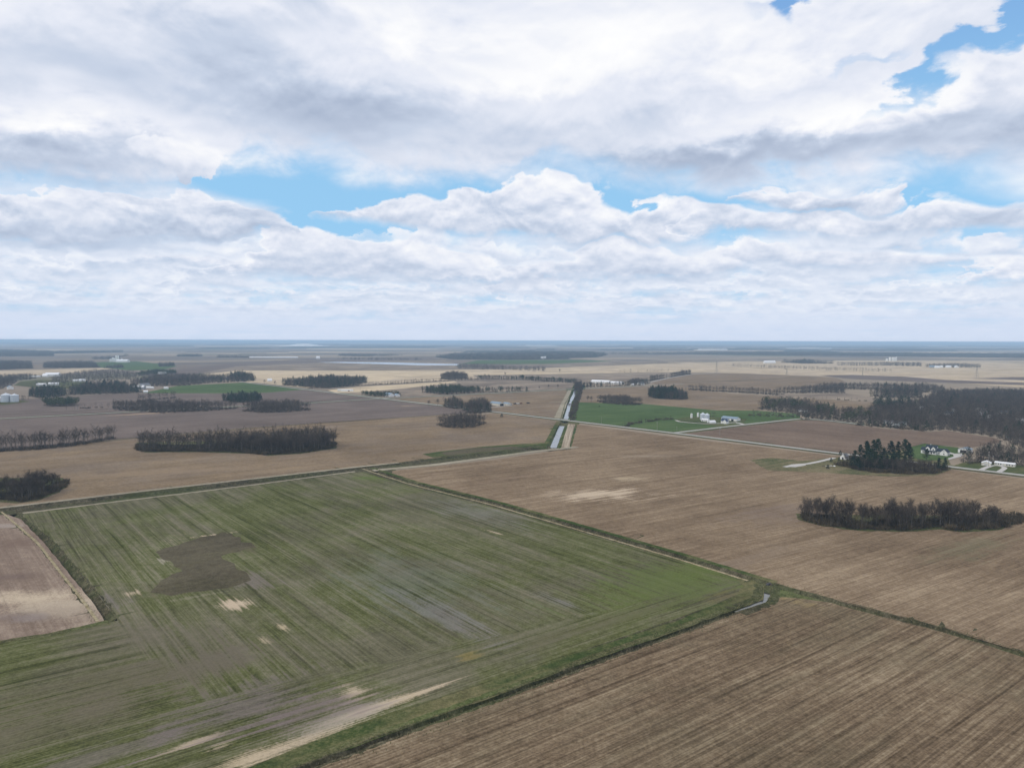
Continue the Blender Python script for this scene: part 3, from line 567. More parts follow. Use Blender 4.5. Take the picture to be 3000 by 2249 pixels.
strip('creek_water', DITCH_C[:4], [(-1.9, -.02), (1.9, -.02)], M_water, 'short pool of open water at the head of the creek', step=1.5, wob=.3, zoff=-.35, wgrow=((0, 1.1), (.6, .9), (.75, .6), (1, .1)))
strip('creek_bed', DITCH_C[:4], [(-6, .03), (-2.4, .05), (-1.7, -.5), (1.7, -.5), (2.4, .05), (6, .03)], M_mudbank, 'muddy banks round the creek pool', step=1.5, wob=.2)
strip('ditch', DITCH_D, [(-18, -.06), (-5, -.04), (-3.6, .1), (-1.2, -1.8), (0, -2.1), (1.2, -1.8), (3.6, .1), (5, -.04), (17, -.07)], M_mudbank, 'overgrown ditch between the tilled field and the wheat', wob=.5)
strip('dead_grass_edge', offs(DITCH_D, 3.6), [(-.7, .1), (0, .2), (.7, .1)], M_tanstrip, 'pale grassy lip along the left ditch', wob=.3)
strip('weed_strip', G((-200, 1905), (0, 1879), (150, 1856), (250, 1836), (316, 1820)), [(-1.8, .04), (0, .12), (1.8, .04)], M_weed, 'weedy strip between the tilled field and the wheat', wob=.5)
strip('canal_bank', CANAL, [(-24, -.06), (-9.5, -.04), (-7.5, .3), (-3.6, -2.4), (0, -3.2), (3.6, -2.4), (7.5, .3), (10, -.04), (24, -.07)], M_weedg, 'grassy banks of the straight drainage canal', wob=.5)
strip('canal_water', CANAL[:2] , [(-3.8, 0), (3.8, 0)], M_water, 'still water of the canal below the road bridge', zoff=-1.9, wob=.5)
strip('canal_water', CANAL[2:6], [(-3.6, 0), (3.6, 0)], M_water, 'canal water stretching away beyond the bridge', zoff=-2.0, wob=.5, wgrow=((0, 1.1), (.3, .8), (.42, .9), (.5, .5), (.62, 1), (1, .7)))
strip('canal_end', G((1606, 1316), (1634, 1313)), [(-3, .15), (2.5, .12), (5, -2.6)], M_mudbank, 'earth plug closing the near end of the canal', step=2, wob=.2)
M_strow = field_mat('crop_rows_pale', (.20, .155, .115), (.34, .28, .21), (.48, .41, .31), R(83.5), .9, .3, .4, .3, wide=.4)
flat('field_strip', G((1644, 1312), (1668, 1312), (1676, 1275), (1685, 1243), (1662, 1241), (1655, 1270)), M_strow, 'pale strips of crop rows along the right bank of the canal', jit=.3)
flat('field_strip', G((1623, 1224), (1645, 1226), (1662, 1180), (1675, 1143), (1664, 1143), (1645, 1180)), M_pale, 'pale spoil strip along the left bank beyond the bridge', jit=.8)
strip('field_path', G((1608, 1179), (1640, 1177), (1662, 1177)), [(-2.5, .1), (2.5, .1)], M_pale, 'pale path crossing to the canal', wob=.3)

# ---- roads
M_road = field_mat('road_surface', (.27, .26, .24), (.35, .34, .315), (.43, .42, .39), ANG_B, .3, .1, .25, .2)
RP = [(-4.4, .0), (-2.8, .16), (0, .24), (2.8, .16), (4.4, .0)]
def road(name, pts, label, w=1.0, mat=None, prof=RP):
    # dark verge ditches of grass under the road edge, then the road itself
    strip('road_verge', pts, [(-11, .03), (-8.0, .05), (-6.5, -.02), (-5, .06), (5, .06), (6.5, -.02), (8.0, .05), (11, .03)], M_weed, label + ' (grassy verge)', step=12, wob=.5)
    for k, o in enumerate(prof): pass
    return strip(name, pts, [(a * w, b + .12) for a, b in prof], mat or M_road, label, step=10)
R1 = G((690, 1116.5), (727, 1121), (917, 1143), (1117, 1167), (1297, 1188), (1441, 1205), (1651, 1230), (1973, 1268), (2250, 1302), (2460, 1328), (2786, 1367), (3000, 1392), (3500, 1452))
road('road', R1, 'long straight pale road crossing the whole scene diagonally', 1.0)
R2 = G((-500, 1253), (0, 1226), (424, 1204), (903, 1180), (1117, 1167), (1300, 1159), (1450, 1151), (1671, 1140), (1705, 1138), (1881, 1130), (2000, 1125))
road('road', R2, 'second pale road meeting the long road at the crossroads', .85)
R3 = G((1973, 1268), (2150, 1247), (2344, 1226), (2390, 1228), (2478, 1237), (2535, 1245))
road('road', R3, 'side road branching off past the bins farm', .85)
strip('lane', G((1895, 1122), (1909, 1119), (1960, 1107), (2024, 1097), (2110, 1091)), [(-4, .2), (0, .3), (4, .2)], M_road, 'curving pale lane under the tree line', step=15)
DR = [(-2.2, .2), (0, .26), (2.2, .2)]
strip('driveway', G((2768, 1323), (2790, 1329), (2806, 1333), (2826, 1334)), [(a * 1.3, b) for a, b in DR], M_gravel, 'concrete drive from the farmhouse to the shed', step=2)
flat('driveway_apron', G((2792, 1329), (2820, 1327), (2816, 1337), (2798, 1342), (2780, 1346), (2776, 1343), (2794, 1337)), M_gravel, 'pale concrete apron between farmhouse and shed')
strip('driveway', G((2872, 1377), (2888, 1370), (2908, 1363), (2930, 1364), (2945, 1370), (2936, 1377), (2924, 1383)), DR, M_gravel, 'looped gravel drive of the long low house by the road', step=2)
strip('driveway', G((2444, 1341), (2400, 1352), (2364, 1359), (2330, 1362), (2298, 1368)), [(a * 1.1, b) for a, b in DR], M_gravel, 'gravel track leading to a turning patch beside the grove', step=2)
flat('gravel_patch', G((2294, 1367), (2320, 1360), (2362, 1357), (2360, 1363), (2330, 1368)), M_gravel, 'gravel turning patch in the grass')
strip('driveway', G((1980, 1231), (1990, 1235), (2030, 1239), (2060, 1241), (2110, 1240), (2150, 1238)), DR, M_gravel, 'gravel yard track in front of the grain bins', step=3)
strip('driveway', G((2152, 1237), (2168, 1240), (2178, 1243)), [(a * 1.4, b) for a, b in DR], M_gravel, 'drive from the blue roofed house to the side road', step=3)
strip('driveway', G((1400, 1196), (1440, 1193), (1480, 1190), (1500, 1189)), DR, M_gravel, 'gravel drive of the farmyard with the open shed', step=4)
strip('field_line', G((903, 1178), (980, 1168), (1100, 1161), (1260, 1150)), [(-1, .2), (1, .2)], M_mudbank, 'thin dark ditch line across the far field', step=20)
strip('field_line', G((700, 1256), (952, 1238), (1276, 1217), (1330, 1213)), [(-2.2, .1), (0, .02), (2.2, .1)], M_mudbank, 'dark ditch line between brown and purple fields', step=8, wob=.4)
strip('field_line', G((-300, 1348), (0, 1322), (339, 1289), (400, 1282), (700, 1257)), [(-1.6, .1), (0, .02), (1.6, .1)], M_mudbank, 'dark edge behind the left woodlots', step=8, wob=.4)
strip('field_line', G((2000, 1122), (2250, 1112), (2330, 1104)), [(-3, .3), (3, .3)], M_mudbank, 'dark drainage line in the field right of the lane', step=20)
strip('field_line', G((-200, 1218), (0, 1214), (200, 1205), (320, 1198)), [(-2.2, .1), (2.2, .1)], M_mudbank, 'weedy ditch left of the small woodlots', step=10, wob=.5)

# ------------------------------------------------------------------ vegetation
M_bark = foliage('bark', (.07, .062, .053), (.17, .155, .13), .4)
M_twig = foliage('bare_twigs', (.052, .043, .036), (.118, .097, .078), .12)
M_twig2 = foliage('pale_bare_twigs', (.15, .13, .11), (.24, .205, .17), .12)
M_scrub = foliage('scrub_twigs', (.055, .046, .032), (.145, .115, .072), .2)
M_needle = foliage('conifer_needles', (.014, .032, .020), (.040, .066, .034), .3)
M_olive = foliage('olive_evergreen', (.035, .055, .022), (.085, .10, .045), .3)

class Geo:
    def __init__(s): s.v = []; s.f = []; s.m = []
    def tube(s, pts, rad, sides=4, mi=0):
        b = len(s.v); n = len(pts)
        for i, (p, r) in enumerate(zip(pts, rad)):
            d = (pts[min(i + 1, n - 1)] - pts[max(i - 1, 0)]).normalized()
            a = d.orthogonal().normalized(); c = d.cross(a)
            for k in range(sides):
                t = 2 * math.pi * k / sides
                s.v.append(p + (a * math.cos(t) + c * math.sin(t)) * r)
        for i in range(n - 1):
            for k in range(sides):
                k2 = (k + 1) % sides
                s.f.append((b + i * sides + k, b + i * sides + k2, b + (i + 1) * sides + k2, b + (i + 1) * sides + k)); s.m.append(mi)
    def tri(s, a, b, c, mi=0):
        n = len(s.v); s.v += [a, b, c]; s.f.append((n, n + 1, n + 2)); s.m.append(mi)
    def sliver(s, p, d, L, w, mi=0):
        a = d.cross(Vector((random.uniform(-1, 1), random.uniform(-1, 1), random.uniform(-1, 1))))
        a = a.normalized() * w * .5 if a.length > 1e-4 else Vector((w * .5, 0, 0))
        s.tri(p - a, p + a, p + d * L, mi)
    def box(s, c, sz, rz=0.0, mi=0, taper=1.0):
        n = len(s.v); co, si = math.cos(rz), math.sin(rz)
        for dz in (0, 1):
            for dx, dy in ((-1, -1), (1, -1), (1, 1), (-1, 1)):
                k = taper if dz else 1
                x, y = dx * sz[0] / 2 * k, dy * sz[1] / 2 * k
                s.v.append(Vector((c[0] + x * co - y * si, c[1] + x * si + y * co, c[2] + dz * sz[2])))
        for q in ((0, 3, 2, 1), (4, 5, 6, 7), (0, 1, 5, 4), (1, 2, 6, 5), (2, 3, 7, 6), (3, 0, 4, 7)):
            s.f.append(tuple(n + i for i in q)); s.m.append(mi)
    def poly(s, pts, mi=0):
        n = len(s.v); s.v += [Vector(p) for p in pts]; s.f.append(tuple(range(n, n + len(pts)))); s.m.append(mi)
    def prism(s, prof, axis0, axis1, mi=0):
        """profile polygon (list of Vectors) extruded from offset axis0 to axis1"""
        n = len(s.v); k = len(prof)
        s.v += [p + axis0 for p in prof] + [p + axis1 for p in prof]
        s.f.append(tuple(n + i for i in range(k))[::-1]); s.f.append(tuple(n + k + i for i in range(k))); s.m += [mi, mi]
        for i in range(k):
            j = (i + 1) % k; s.f.append((n + i, n + j, n + k + j, n + k + i)); s.m.append(mi)
    def mesh(s, name, mats):
        me = mesh_np(name, s.v, s.f, s.m)
        for m_ in mats: me.materials.append(m_)
        return me
def rv(a=1.0): return Vector((random.gauss(0, a), random.gauss(0, a), random.gauss(0, a)))

def bare_tree(h, lod=0, spread=.34):
    """returns (trunk and limbs, crown of branches and twigs)"""
    A, B = Geo(), Geo()
    nl, nb, nt = ((9, 7, 11), (6, 4, 6), (5, 3, 4))[lod]; tw = (.062, .12, .2)[lod]
    top = Vector((random.uniform(-.04, .04) * h, random.uniform(-.04, .04) * h, h * .62))
    tr = [Vector((0, 0, -.3)), top * .35 + rv(.12), top * .7 + rv(.2), top]
    A.tube(tr, [h * .017, h * .013, h * .009, h * .005], (6, 4, 3)[lod])
    def along(pts, t):
        x = t * (len(pts) - 1); i = min(int(x), len(pts) - 2); return pts[i].lerp(pts[i + 1], x - i)
    ph = random.uniform(0, 6)
    for i in range(nl):
        t = .38 + .62 * i / (nl - 1)
        az_ = ph + i * 2.4 + random.uniform(-.4, .4)
        e = R(random.uniform(38, 62) + 18 * t); L = h * (random.uniform(.34, .46) * (1.15 - .45 * t))
        d = Vector((math.cos(az_) * math.cos(e), math.sin(az_) * math.cos(e), math.sin(e)))
        d.x *= spread / .34; d.y *= spread / .34
        p = along(tr, t); pts = [p]
        for k in range(3):
            p = p + d * L / 3 + rv(.12); d = (d + Vector((0, 0, .14)) + rv(.07)).normalized(); pts.append(p)
        A.tube(pts, [h * .0056, h * .004, h * .0025, h * .0011], 3)
        for j in range(nb):
            s_ = .25 + .75 * (j + random.random() * .6) / nb
            q = along(pts, min(s_, 1)); dd = (d + rv(.55)).normalized(); dd.z = abs(dd.z) * .8 + .15; dd.normalize()
            l2 = L * random.uniform(.32, .55); q2 = q + dd * l2 + rv(.1)
            B.tube([q, q2], [h * .0022, .01], 3)
            for m_ in range(nt):
                r = q.lerp(q2, random.uniform(.15, 1.0)); d3 = (dd + rv(.6)).normalized()
                l3 = random.uniform(.7, 1.6) * h / 16; B.sliver(r, d3, l3, tw)
                r2 = r + d3 * l3 * .6
                for _ in range((3, 2, 1)[lod]): B.sliver(r2, (d3 + rv(.6)).normalized(), l3 * .75, tw * .8)
    return A, B
def scrub(h, n=90, w=.12, mi=0):
    B = Geo()
    for i in range(n):
        a = random.uniform(0, 6.28); r = h * .75 * math.sqrt(random.random())
        p = Vector((math.cos(a) * r, math.sin(a) * r, random.random() ** 1.5 * h * .6))
        d = (Vector((math.cos(a) * .5, math.sin(a) * .5, 1.0)) + rv(.45)).normalized()
        B.sliver(p, d, h * random.uniform(.3, .55), w, mi)
        B.sliver(p + d * .3, (d + rv(.7)).normalized(), h * .35, w, mi)
    return B
def pine_tree(h, lod=0):
    A, B = Geo(), Geo()
    A.tube([Vector((0, 0, -.3)), Vector((.1, 0, h * .5)), Vector((0, .15, h * .97))], [h * .014, h * .009, .04], 6 if lod == 0 else 3)
    z = h * .22; lean = random.uniform(.8, 1.15)
    while z < h * .97:
        f = (z - h * .22) / (h * .75)
        Lm = h * .21 * (1.0 - f ** 1.7) * lean + .5
        for k in range(random.choice((4, 5, 6)) if lod == 0 else 4):
            if random.random() < .14: continue
            a = random.uniform(0, 6.28); L = Lm * random.uniform(.6, 1.2)
            d = Vector((math.cos(a), math.sin(a), .10 + .35 * f))
            p0 = Vector((0, 0, z)); p1 = p0 + d * L
            A.tube([p0, p1], [.07, .02], 3)
            for s_ in (np.arange(.3, 1.05, .2) if lod == 0 else (.5, .95)):
                c = p0.lerp(p1, s_)
                for _ in range(9 if lod == 0 else 5):
                    q = c + Vector((random.gauss(0, .42), random.gauss(0, .42), random.gauss(0.1, .22)))
                    B.sliver(q, Vector((random.gauss(0, 1), random.gauss(0, 1), random.gauss(.5, .6))).normalized(), random.uniform(.6, 1.15), .42 if lod == 0 else .75)
        z += random.uniform(.7, 1.25) * (1 if lod == 0 else 1.6)
    return A, B
def cedar_tree(h, n=420, fat=.24, w=.45):
    A, B = Geo(), Geo()
    A.tube([Vector((0, 0, -.2)), Vector((0, 0, h * .9))], [h * .02, .03], 4)
    for i in range(n):
        z = h * (.04 + .94 * random.random() ** 1.25); f = z / h
        r = h * fat * (1 - f) ** .75 * (1 + .25 * math.sin(f * 21 + i % 3)) * math.sqrt(random.uniform(.35, 1))
        a = random.uniform(0, 6.28)
        p = Vector((math.cos(a) * r, math.sin(a) * r, z))
        B.sliver(p, Vector((math.cos(a), math.sin(a), random.uniform(-.2, .9))).normalized(), random.uniform(.6, 1.2), w)
    return A, B
def round_evergreen(h, n=500, w=.5):
    A, B = Geo(), Geo()
    A.tube([Vector((0, 0, -.2)), Vector((0, 0, h * .6))], [h * .025, .05], 4)
    lobes = [Vector((random.gauss(0, .2) * h, random.gauss(0, .2) * h, h * random.uniform(.4, .75))) for _ in range(6)]
    for i in range(n):
        c = random.choice(lobes); u = rv().normalized(); p = c + u * h * .24 * random.uniform(.7, 1.05)
        B.sliver(p, (u + rv(.5)).normalized(), random.uniform(.5, 1), w)
    return A, B

TREES = []
for i in range(7):
    A, B = bare_tree(17 * random.uniform(.93, 1.05), 0, random.uniform(.28, .42))
    TREES.append((A.mesh('trunk', [M_bark]), B.mesh('crown', [M_twig])))
PINES = []
for i in range(3):
    A, B = pine_tree(24); PINES.append((A.mesh('trunk', [M_bark]), B.mesh('crown', [M_needle])))
CEDARS = []
for i in range(3):
    A, B = cedar_tree(9); CEDARS.append((A.mesh('trunk', [M_bark]), B.mesh('crown', [M_needle])))
SHRUBS = [scrub(2.6, 110, .10).mesh('shrub', [M_scrub]) for _ in range(3)]

def plant(name, pair, x, y, sc_, label, cat='tree', group=None, z=0.0, sx=None):
    e = empty(name, (x, y, z), random.uniform(0, 6.28), label, cat, group)
    e.scale = (sx or sc_, sx or sc_, sc_)
    for nm, me in (('trunk', pair[0]), ('crown', pair[1])):
        o = bpy.data.objects.new(nm, me); sc.collection.objects.link(o); o.parent = e
    return e

# --- masses of trees too many to tell apart: points that carry light tree shapes
def one_mesh(A, B, mats, name):
    C_ = Geo(); C_.v = A.v + B.v; n = len(A.v)
    C_.f = A.f + [tuple(i + n for i in f) for f in B.f]; C_.m = [0] * len(A.f) + [1] * len(B.f)
    return C_.mesh(name, mats)
def proto(me):
    o = bpy.data.objects.new(me.name, me); return o
LOW = {'bare': [], 'bare_far': [], 'pale': [], 'ever': [], 'scrub': [], 'olive': []}
for i in range(4):
    A, B = bare_tree(16, 1, .40); S_ = scrub(3.6, 60, .22)
    n = len(B.v); B.v += S_.v; B.f += [tuple(k + n for k in f) for f in S_.f]
    LOW['bare'].append(proto(one_mesh(A, B, [M_bark, M_twig], 'low_tree')))
for i in range(3):
    A, B = bare_tree(16, 2, .46); S_ = scrub(5, 50, .5)
    n = len(B.v); B.v += S_.v; B.f += [tuple(k + n for k in f) for f in S_.f]
    LOW['bare_far'].append(proto(one_mesh(A, B, [M_bark, M_twig], 'far_tree')))
for i in range(3):
    A, B = bare_tree(13, 2, .42); LOW['pale'].append(proto(one_mesh(A, B, [M_bark, M_twig2], 'pale_tree')))
for i in range(2):
    A, B = pine_tree(17, 1); LOW['ever'].append(proto(one_mesh(A, B, [M_bark, M_needle], 'low_pine')))
    A, B = cedar_tree(12, 260, .27, .7); LOW['ever'].append(proto(one_mesh(A, B, [M_bark, M_needle], 'low_cedar')))
    A, B = round_evergreen(9, 240, .8); LOW['olive'].append(proto(one_mesh(A, B, [M_bark, M_olive], 'low_olive')))
for i in range(3): LOW['scrub'].append(proto(scrub(3.0, 80, .2).mesh('low_scrub', [M_scrub])))

NG = {}
def scatter_group(kind):
    if kind in NG: return NG[kind]
    ng = bpy.data.node_groups.new('scatter_' + kind, 'GeometryNodeTree')
    ng.interface.new_socket('Geometry', in_out='INPUT', socket_type='NodeSocketGeometry')
    ng.interface.new_socket('Geometry', in_out='OUTPUT', socket_type='NodeSocketGeometry')
    N = ng.nodes; L = ng.links
    gi = N.new('NodeGroupInput'); go = N.new('NodeGroupOutput')
    inst = N.new('GeometryNodeInstanceOnPoints'); join = N.new('GeometryNodeJoinGeometry')
    for ob in reversed(LOW[kind]):
        oi = N.new('GeometryNodeObjectInfo'); oi.inputs['Object'].default_value = ob; oi.inputs['As Instance'].default_value = False
        g2 = N.new('GeometryNodeGeometryToInstance'); L.new(oi.outputs['Geometry'], g2.inputs[0]); L.new(g2.outputs[0], join.inputs[0])
    L.new(gi.outputs[0], inst.inputs['Points']); L.new(join.outputs[0], inst.inputs['Instance'])
    inst.inputs['Pick Instance'].default_value = True
    for nm, typ, sock in (('pick', 'INT', 'Instance Index'), ('rot', 'FLOAT_VECTOR', 'Rotation'), ('siz', 'FLOAT_VECTOR', 'Scale')):
        a = N.new('GeometryNodeInputNamedAttribute'); a.data_type = typ; a.inputs['Name'].default_value = nm
        L.new(a.outputs[0], inst.inputs[sock])
    L.new(inst.outputs[0], go.inputs[0])
    NG[kind] = ng; return ng
def scatter(name, kind, pts, size, label, cat, group=None, xy=1.0, var=.18):
    pts = np.asarray(pts); n = len(pts)
    if n == 0: return None
    me = bpy.data.meshes.new(name)
    me.from_pydata([(p[0], p[1], 0.0) for p in pts], [], [])
    s = size * rng.uniform(1 - var, 1 + var, n) * np.where(rng.random(n) < .12, 1.18, 1)
    me.attributes.new('pick', 'INT', 'POINT').data.foreach_set('value', rng.integers(0, len(LOW[kind]), n).astype(np.int32))
    rot = np.zeros((n, 3), np.float32); rot[:, 2] = rng.uniform(0, 6.28, n)
    me.attributes.new('rot', 'FLOAT_VECTOR', 'POINT').data.foreach_set('vector', rot.ravel())
    me.attributes.new('siz', 'FLOAT_VECTOR', 'POINT').data.foreach_set('vector', np.column_stack([s * xy, s * xy, s]).astype(np.float32).ravel())
    o = link(name, me)
    md = o.modifiers.new('scatter', 'NODES'); md.node_group = scatter_group(kind)
    return tag(o, label, cat, group, 'stuff')
def inside(P, poly):
    x, y = P[:, 0], P[:, 1]; r = np.zeros(len(P), bool); q = poly[-1]
    for p in poly:
        c = ((p[1] > y) != (q[1] > y)) & (x < (q[0] - p[0]) * (y - p[1]) / (q[1] - p[1] + 1e-12) + p[0]); r ^= c; q = p
    return r
def fill(poly, step, jit=.42):
    a = np.array(poly); lo, hi = a.min(0), a.max(0)
    X, Y = np.meshgrid(np.arange(lo[0], hi[0] + step, step), np.arange(lo[1], hi[1] + step, step))
    P = np.column_stack([X.ravel(), Y.ravel()]); P = P + rng.uniform(-jit, jit, P.shape) * step
    return P[inside(P, poly)]
def wood_poly(near, tops, h, dmin=18.0):
    xs_ = [p[0] for p in near]; ys_ = [p[1] for p in near]; far = []
    for p in reversed(tops):
        q = g(p[0], p[1], h * .88); n_ = g(p[0], float(np.interp(p[0], xs_, ys_)))
        dn = math.hypot(*n_)
        if math.hypot(*q) < dn + dmin: q = (n_[0] * (dn + dmin) / dn, n_[1] * (dn + dmin) / dn)
        far.append(q)
    return [g(*p) for p in near] + far
def wood(label, near, tops, h=16, step=7.0, mix=(('bare', 1.0),), name='woodland', xy=1.0, cat='woodland', jit=.42):
    P = fill(wood_poly(near, tops, h), step, jit)
    if len(P) == 0: print('EMPTY', label); return
    r = rng.random(len(P)); a = 0
    base = {'bare': 16, 'bare_far': 16, 'pale': 13, 'ever': 16, 'scrub': 3, 'olive': 8}
    for i, (k, fr) in enumerate(mix):
        Q = P[(r >= a) & (r < a + fr)]; a += fr
        hh = h if k not in ('scrub',) else 3.2
        nm = {'bare': name, 'bare_far': name, 'pale': name, 'ever': 'evergreen_trees', 'scrub': 'scrub', 'olive': 'evergreen_trees'}[k]
        lb = label if i == 0 else {'ever': 'dark evergreens among the ', 'olive': 'olive green trees among the ', 'pale': 'paler bare trees among the ', 'scrub': 'low scrub among the ', 'bare': 'bare trees among the ', 'bare_far': 'bare trees among the '}[k] + label
        scatter(nm, k, Q, hh / base[k], lb, cat, xy=xy)
    return P
def treeline(label, pts, depth, h, step=7, mix=(('bare', 1.0),), name='tree_line', xy=1.0):
    Q = resample(G(*pts), 5, False); T_ = np.gradient(Q, axis=0); T_ /= np.linalg.norm(T_, axis=1)[:, None] + 1e-9
    N_ = np.column_stack([-T_[:, 1], T_[:, 0]])
    poly = [tuple(p) for p in Q] + [tuple(p) for p in (Q + N_ * depth)[::-1]]
    P = fill(poly, step); r = rng.random(len(P)); a = 0
    base = {'bare': 16, 'bare_far': 16, 'pale': 13, 'ever': 16, 'scrub': 3, 'olive': 8}
    for i, (k, fr) in enumerate(mix):
        Qk = P[(r >= a) & (r < a + fr)]; a += fr
        lb = label if i == 0 else 'mixed growth in the ' + label
        if k in ('ever', 'olive') and i: lb = 'evergreens in the ' + label
        if k == 'scrub' and i: lb = 'scrub in the ' + label
        scatter(name if k != 'scrub' else 'scrub', k, Qk, (h if k != 'scrub' else 3.2) / base[k], lb, 'trees', xy=xy)
    return P

# --- near woodlots: every tree by itself
def woodlot(near, tops, h, step, label, group, maxn, shrub_label, shrub_n=1.6, sc_rng=(.82, 1.12), dmin=16.0):
    poly = wood_poly(near, tops, h, dmin); P = fill(poly, step, .4)
    P = P[np.argsort(np.hypot(P[:, 0], P[:, 1]))]
    lx = P[:maxn, 0] / P[:maxn, 1]; q1, q2 = np.quantile(lx, [.33, .66]); dq = np.quantile(P[:maxn, 1], .5)
    lab0 = label
    for p in P[:maxn]:
        zx = p[0] / p[1]; part_ = 'left third' if zx < q1 else ('middle' if zx < q2 else 'right third')
        label = '%s rank bare tree, %s of %s' % ('front' if p[1] < dq else 'rear', part_, lab0)
        group_ = group + ', ' + part_ + (' front' if p[1] < dq else ' rear')
        s = random.uniform(*sc_rng) * h / 17
        plant('bare_tree', random.choice(TREES), p[0], p[1], s, label, 'tree', group_, sx=s * random.uniform(.9, 1.15))
    rest = P[maxn:]
    S_ = fill(poly, step / shrub_n)
    cen = np.array(poly).mean(0)
    E = []                                   # denser scrub along the edge
    for a, b in zip(poly, poly[1:] + poly[:1]):
        n = int(math.dist(a, b) / 1.6)
        for k in range(n):
            t = random.random(); q = np.array(a) * (1 - t) + np.array(b) * t
            E.append(q + (cen - q) / (np.linalg.norm(cen - q) + 1e-6) * random.uniform(-.5, 4.5))
    scatter('undergrowth', 'scrub', np.vstack([S_, np.array(E)[::2]]), 1.0, shrub_label, 'undergrowth', var=.55)
    return P, rest
PA, _ = woodlot([(2341, 1522), (2411, 1539), (2522, 1551), (2640, 1554), (2690, 1550), (2740, 1540), (2780, 1552), (2822, 1555), (2933, 1547), (2993, 1525)],
        [(2350, 1466), (2420, 1458), (2500, 1478), (2560, 1475), (2620, 1462), (2700, 1470), (2760, 1462), (2850, 1462), (2940, 1456), (2990, 1470)], 15.5, 4.9,
        'the oval woodlot in the right foreground', 'bare trees of the right foreground woodlot', 110,
        'dark scrub under the oval woodlot at right', sc_rng=(.62, 1.12))
PB, _ = woodlot([(-90, 1468), (10, 1463), (44, 1472), (102, 1465), (170, 1438), (200, 1415)],
        [(-90, 1398), (0, 1396), (60, 1390), (102, 1383), (150, 1373), (185, 1384), (196, 1392)], 17, 5.0,
        'the small woodlot at the lower left edge', 'bare trees of the lower left woodlot', 50,
        'dark scrub under the lower left woodlot', sc_rng=(.75, 1.12))
PC, restC = woodlot([(400, 1316), (424, 1323), (576, 1322), (700, 1325), (785, 1333), (870, 1328), (975, 1313), (985, 1300)],
        [(403, 1284), (500, 1276), (560, 1272), (644, 1264), (700, 1262), (800, 1262), (900, 1254), (950, 1254), (975, 1270)], 17.5, 5.9,
        'the long dark woodlot at centre left', 'bare trees of the long centre left woodlot', 110,
        'dark scrub under the long centre left woodlot', shrub_n=2.2, dmin=34.0)
scatter('woodland', 'bare', restC, 1.15, 'rear ranks of the long dark woodlot at centre left', 'woodland')
PE, _ = woodlot([(2450, 1362), (2500, 1374), (2560, 1384), (2650, 1389), (2735, 1388), (2784, 1372)],
        [(2455, 1342), (2500, 1330), (2560, 1318), (2640, 1322), (2700, 1330), (2770, 1334)], 13, 6.0,
        'the roadside grove below its pines', 'bare trees of the pine grove', 45,
        'dark scrub at the foot of the pine grove', sc_rng=(.75, 1.1))
for k, (px, pyt, hh, base) in enumerate([(2522, 1301, 18, 1366), (2540, 1290, 22, 1366), (2560, 1287, 23, 1368), (2574, 1284, 25, 1366), (2612, 1290, 22, 1368), (2633, 1292, 20, 1364), (2653, 1285, 24, 1364), (2664, 1296, 20, 1362),
                                  (2505, 1318, 15, 1368), (2590, 1312, 16, 1374), (2550, 1312, 17, 1376), (2770, 1340, 12, 1380), (2715, 1314, 12, 1348), (2620, 1322, 15, 1378), (2752, 1340, 12, 1384),
                                  (2500, 1334, 12, 0), (2515, 1338, 13, 0), (2532, 1330, 15, 0), (2548, 1334, 14, 0), (2566, 1328, 16, 0), (2582, 1334, 15, 0), (2600, 1332, 14, 0), (2616, 1334, 14, 0), (2634, 1330, 13, 0), (2652, 1334, 12, 0), (2545, 1302, 19, 0)]):
    x, y = g(px, pyt, hh)
    lb = {2574: 'broadest and tallest dark pine, left half of the grove', 2653: 'tall dark pine standing highest at the right of the grove', 2612: 'tall pine with a gap on its left in the middle of the grove',
          2633: 'slender dark pine between two taller ones in the grove', 2522: 'leftmost of the tall pines rising over the grove', 2715: 'young dark pine in front of the white farmhouse', 2770: 'dark cedar like pine at the right end of the grove'}.get(px, 'dark green pine in the %s part of the roadside grove, %s' % ('left' if px < 2550 else 'middle' if px < 2600 else 'right', 'rear rank' if hh > 15.5 else 'low front rank'))
    plant('pine_tree', PINES[k % 3], x, y, hh / 24, lb, 'tree', 'pines of the roadside grove', sx=hh / 24 * (random.uniform(1.0, 1.2) if hh > 17.5 else random.uniform(1.2, 1.5)))
for k, (px, py) in enumerate([(2435, 1352), (2458, 1350), (2425, 1372), (2462, 1330)]):
    x, y = g(px, py); plant('evergreen_shrub', CEDARS[k % 3], x, y, .45, ['round dark bush left of the little white house', 'dark bush at the corner of the little white house', 'dark reddish bush beside the junk heap', 'dark evergreen behind the little white house'][k], 'shrub', None, sx=.6)
# lone trees
for (px, py, hh, lb) in [(1256, 1190, 12, 'lone bare tree left of the roadside pair'), (1282, 1189, 13, 'bare tree right of the roadside pair'), (1607, 1138, 11, 'lone bare tree on the far road verge'), (1634, 1138, 12, 'lone bare tree nearest the canal on the far road'),
                         (1580, 1140, 8, 'small bare tree by the far road'), (1722, 1177, 13, 'clump like bare tree at the corner of the green pasture'), (1732, 1178, 12, 'second bare tree at the pasture corner'), (775, 1124, 12, 'bare tree by the long road near the small white house'),
                         (806, 1130, 14, 'dark leafless tree beside the long road'), (1640, 1092, 16, 'tall bare tree on the straw field boundary'), (1480, 1102, 15, 'solitary tall bare tree on the distant tree line')]:
    x, y = g(px, py); plant('bare_tree', random.choice(TREES), x, y, hh / 17, lb, 'tree', None, sx=hh / 17 * 1.15)
x, y = g(1470, 1221); plant('evergreen_tree', CEDARS[0], x, y, .62, 'small round dark evergreen alone beside the long road', 'tree', None, sx=1.0)
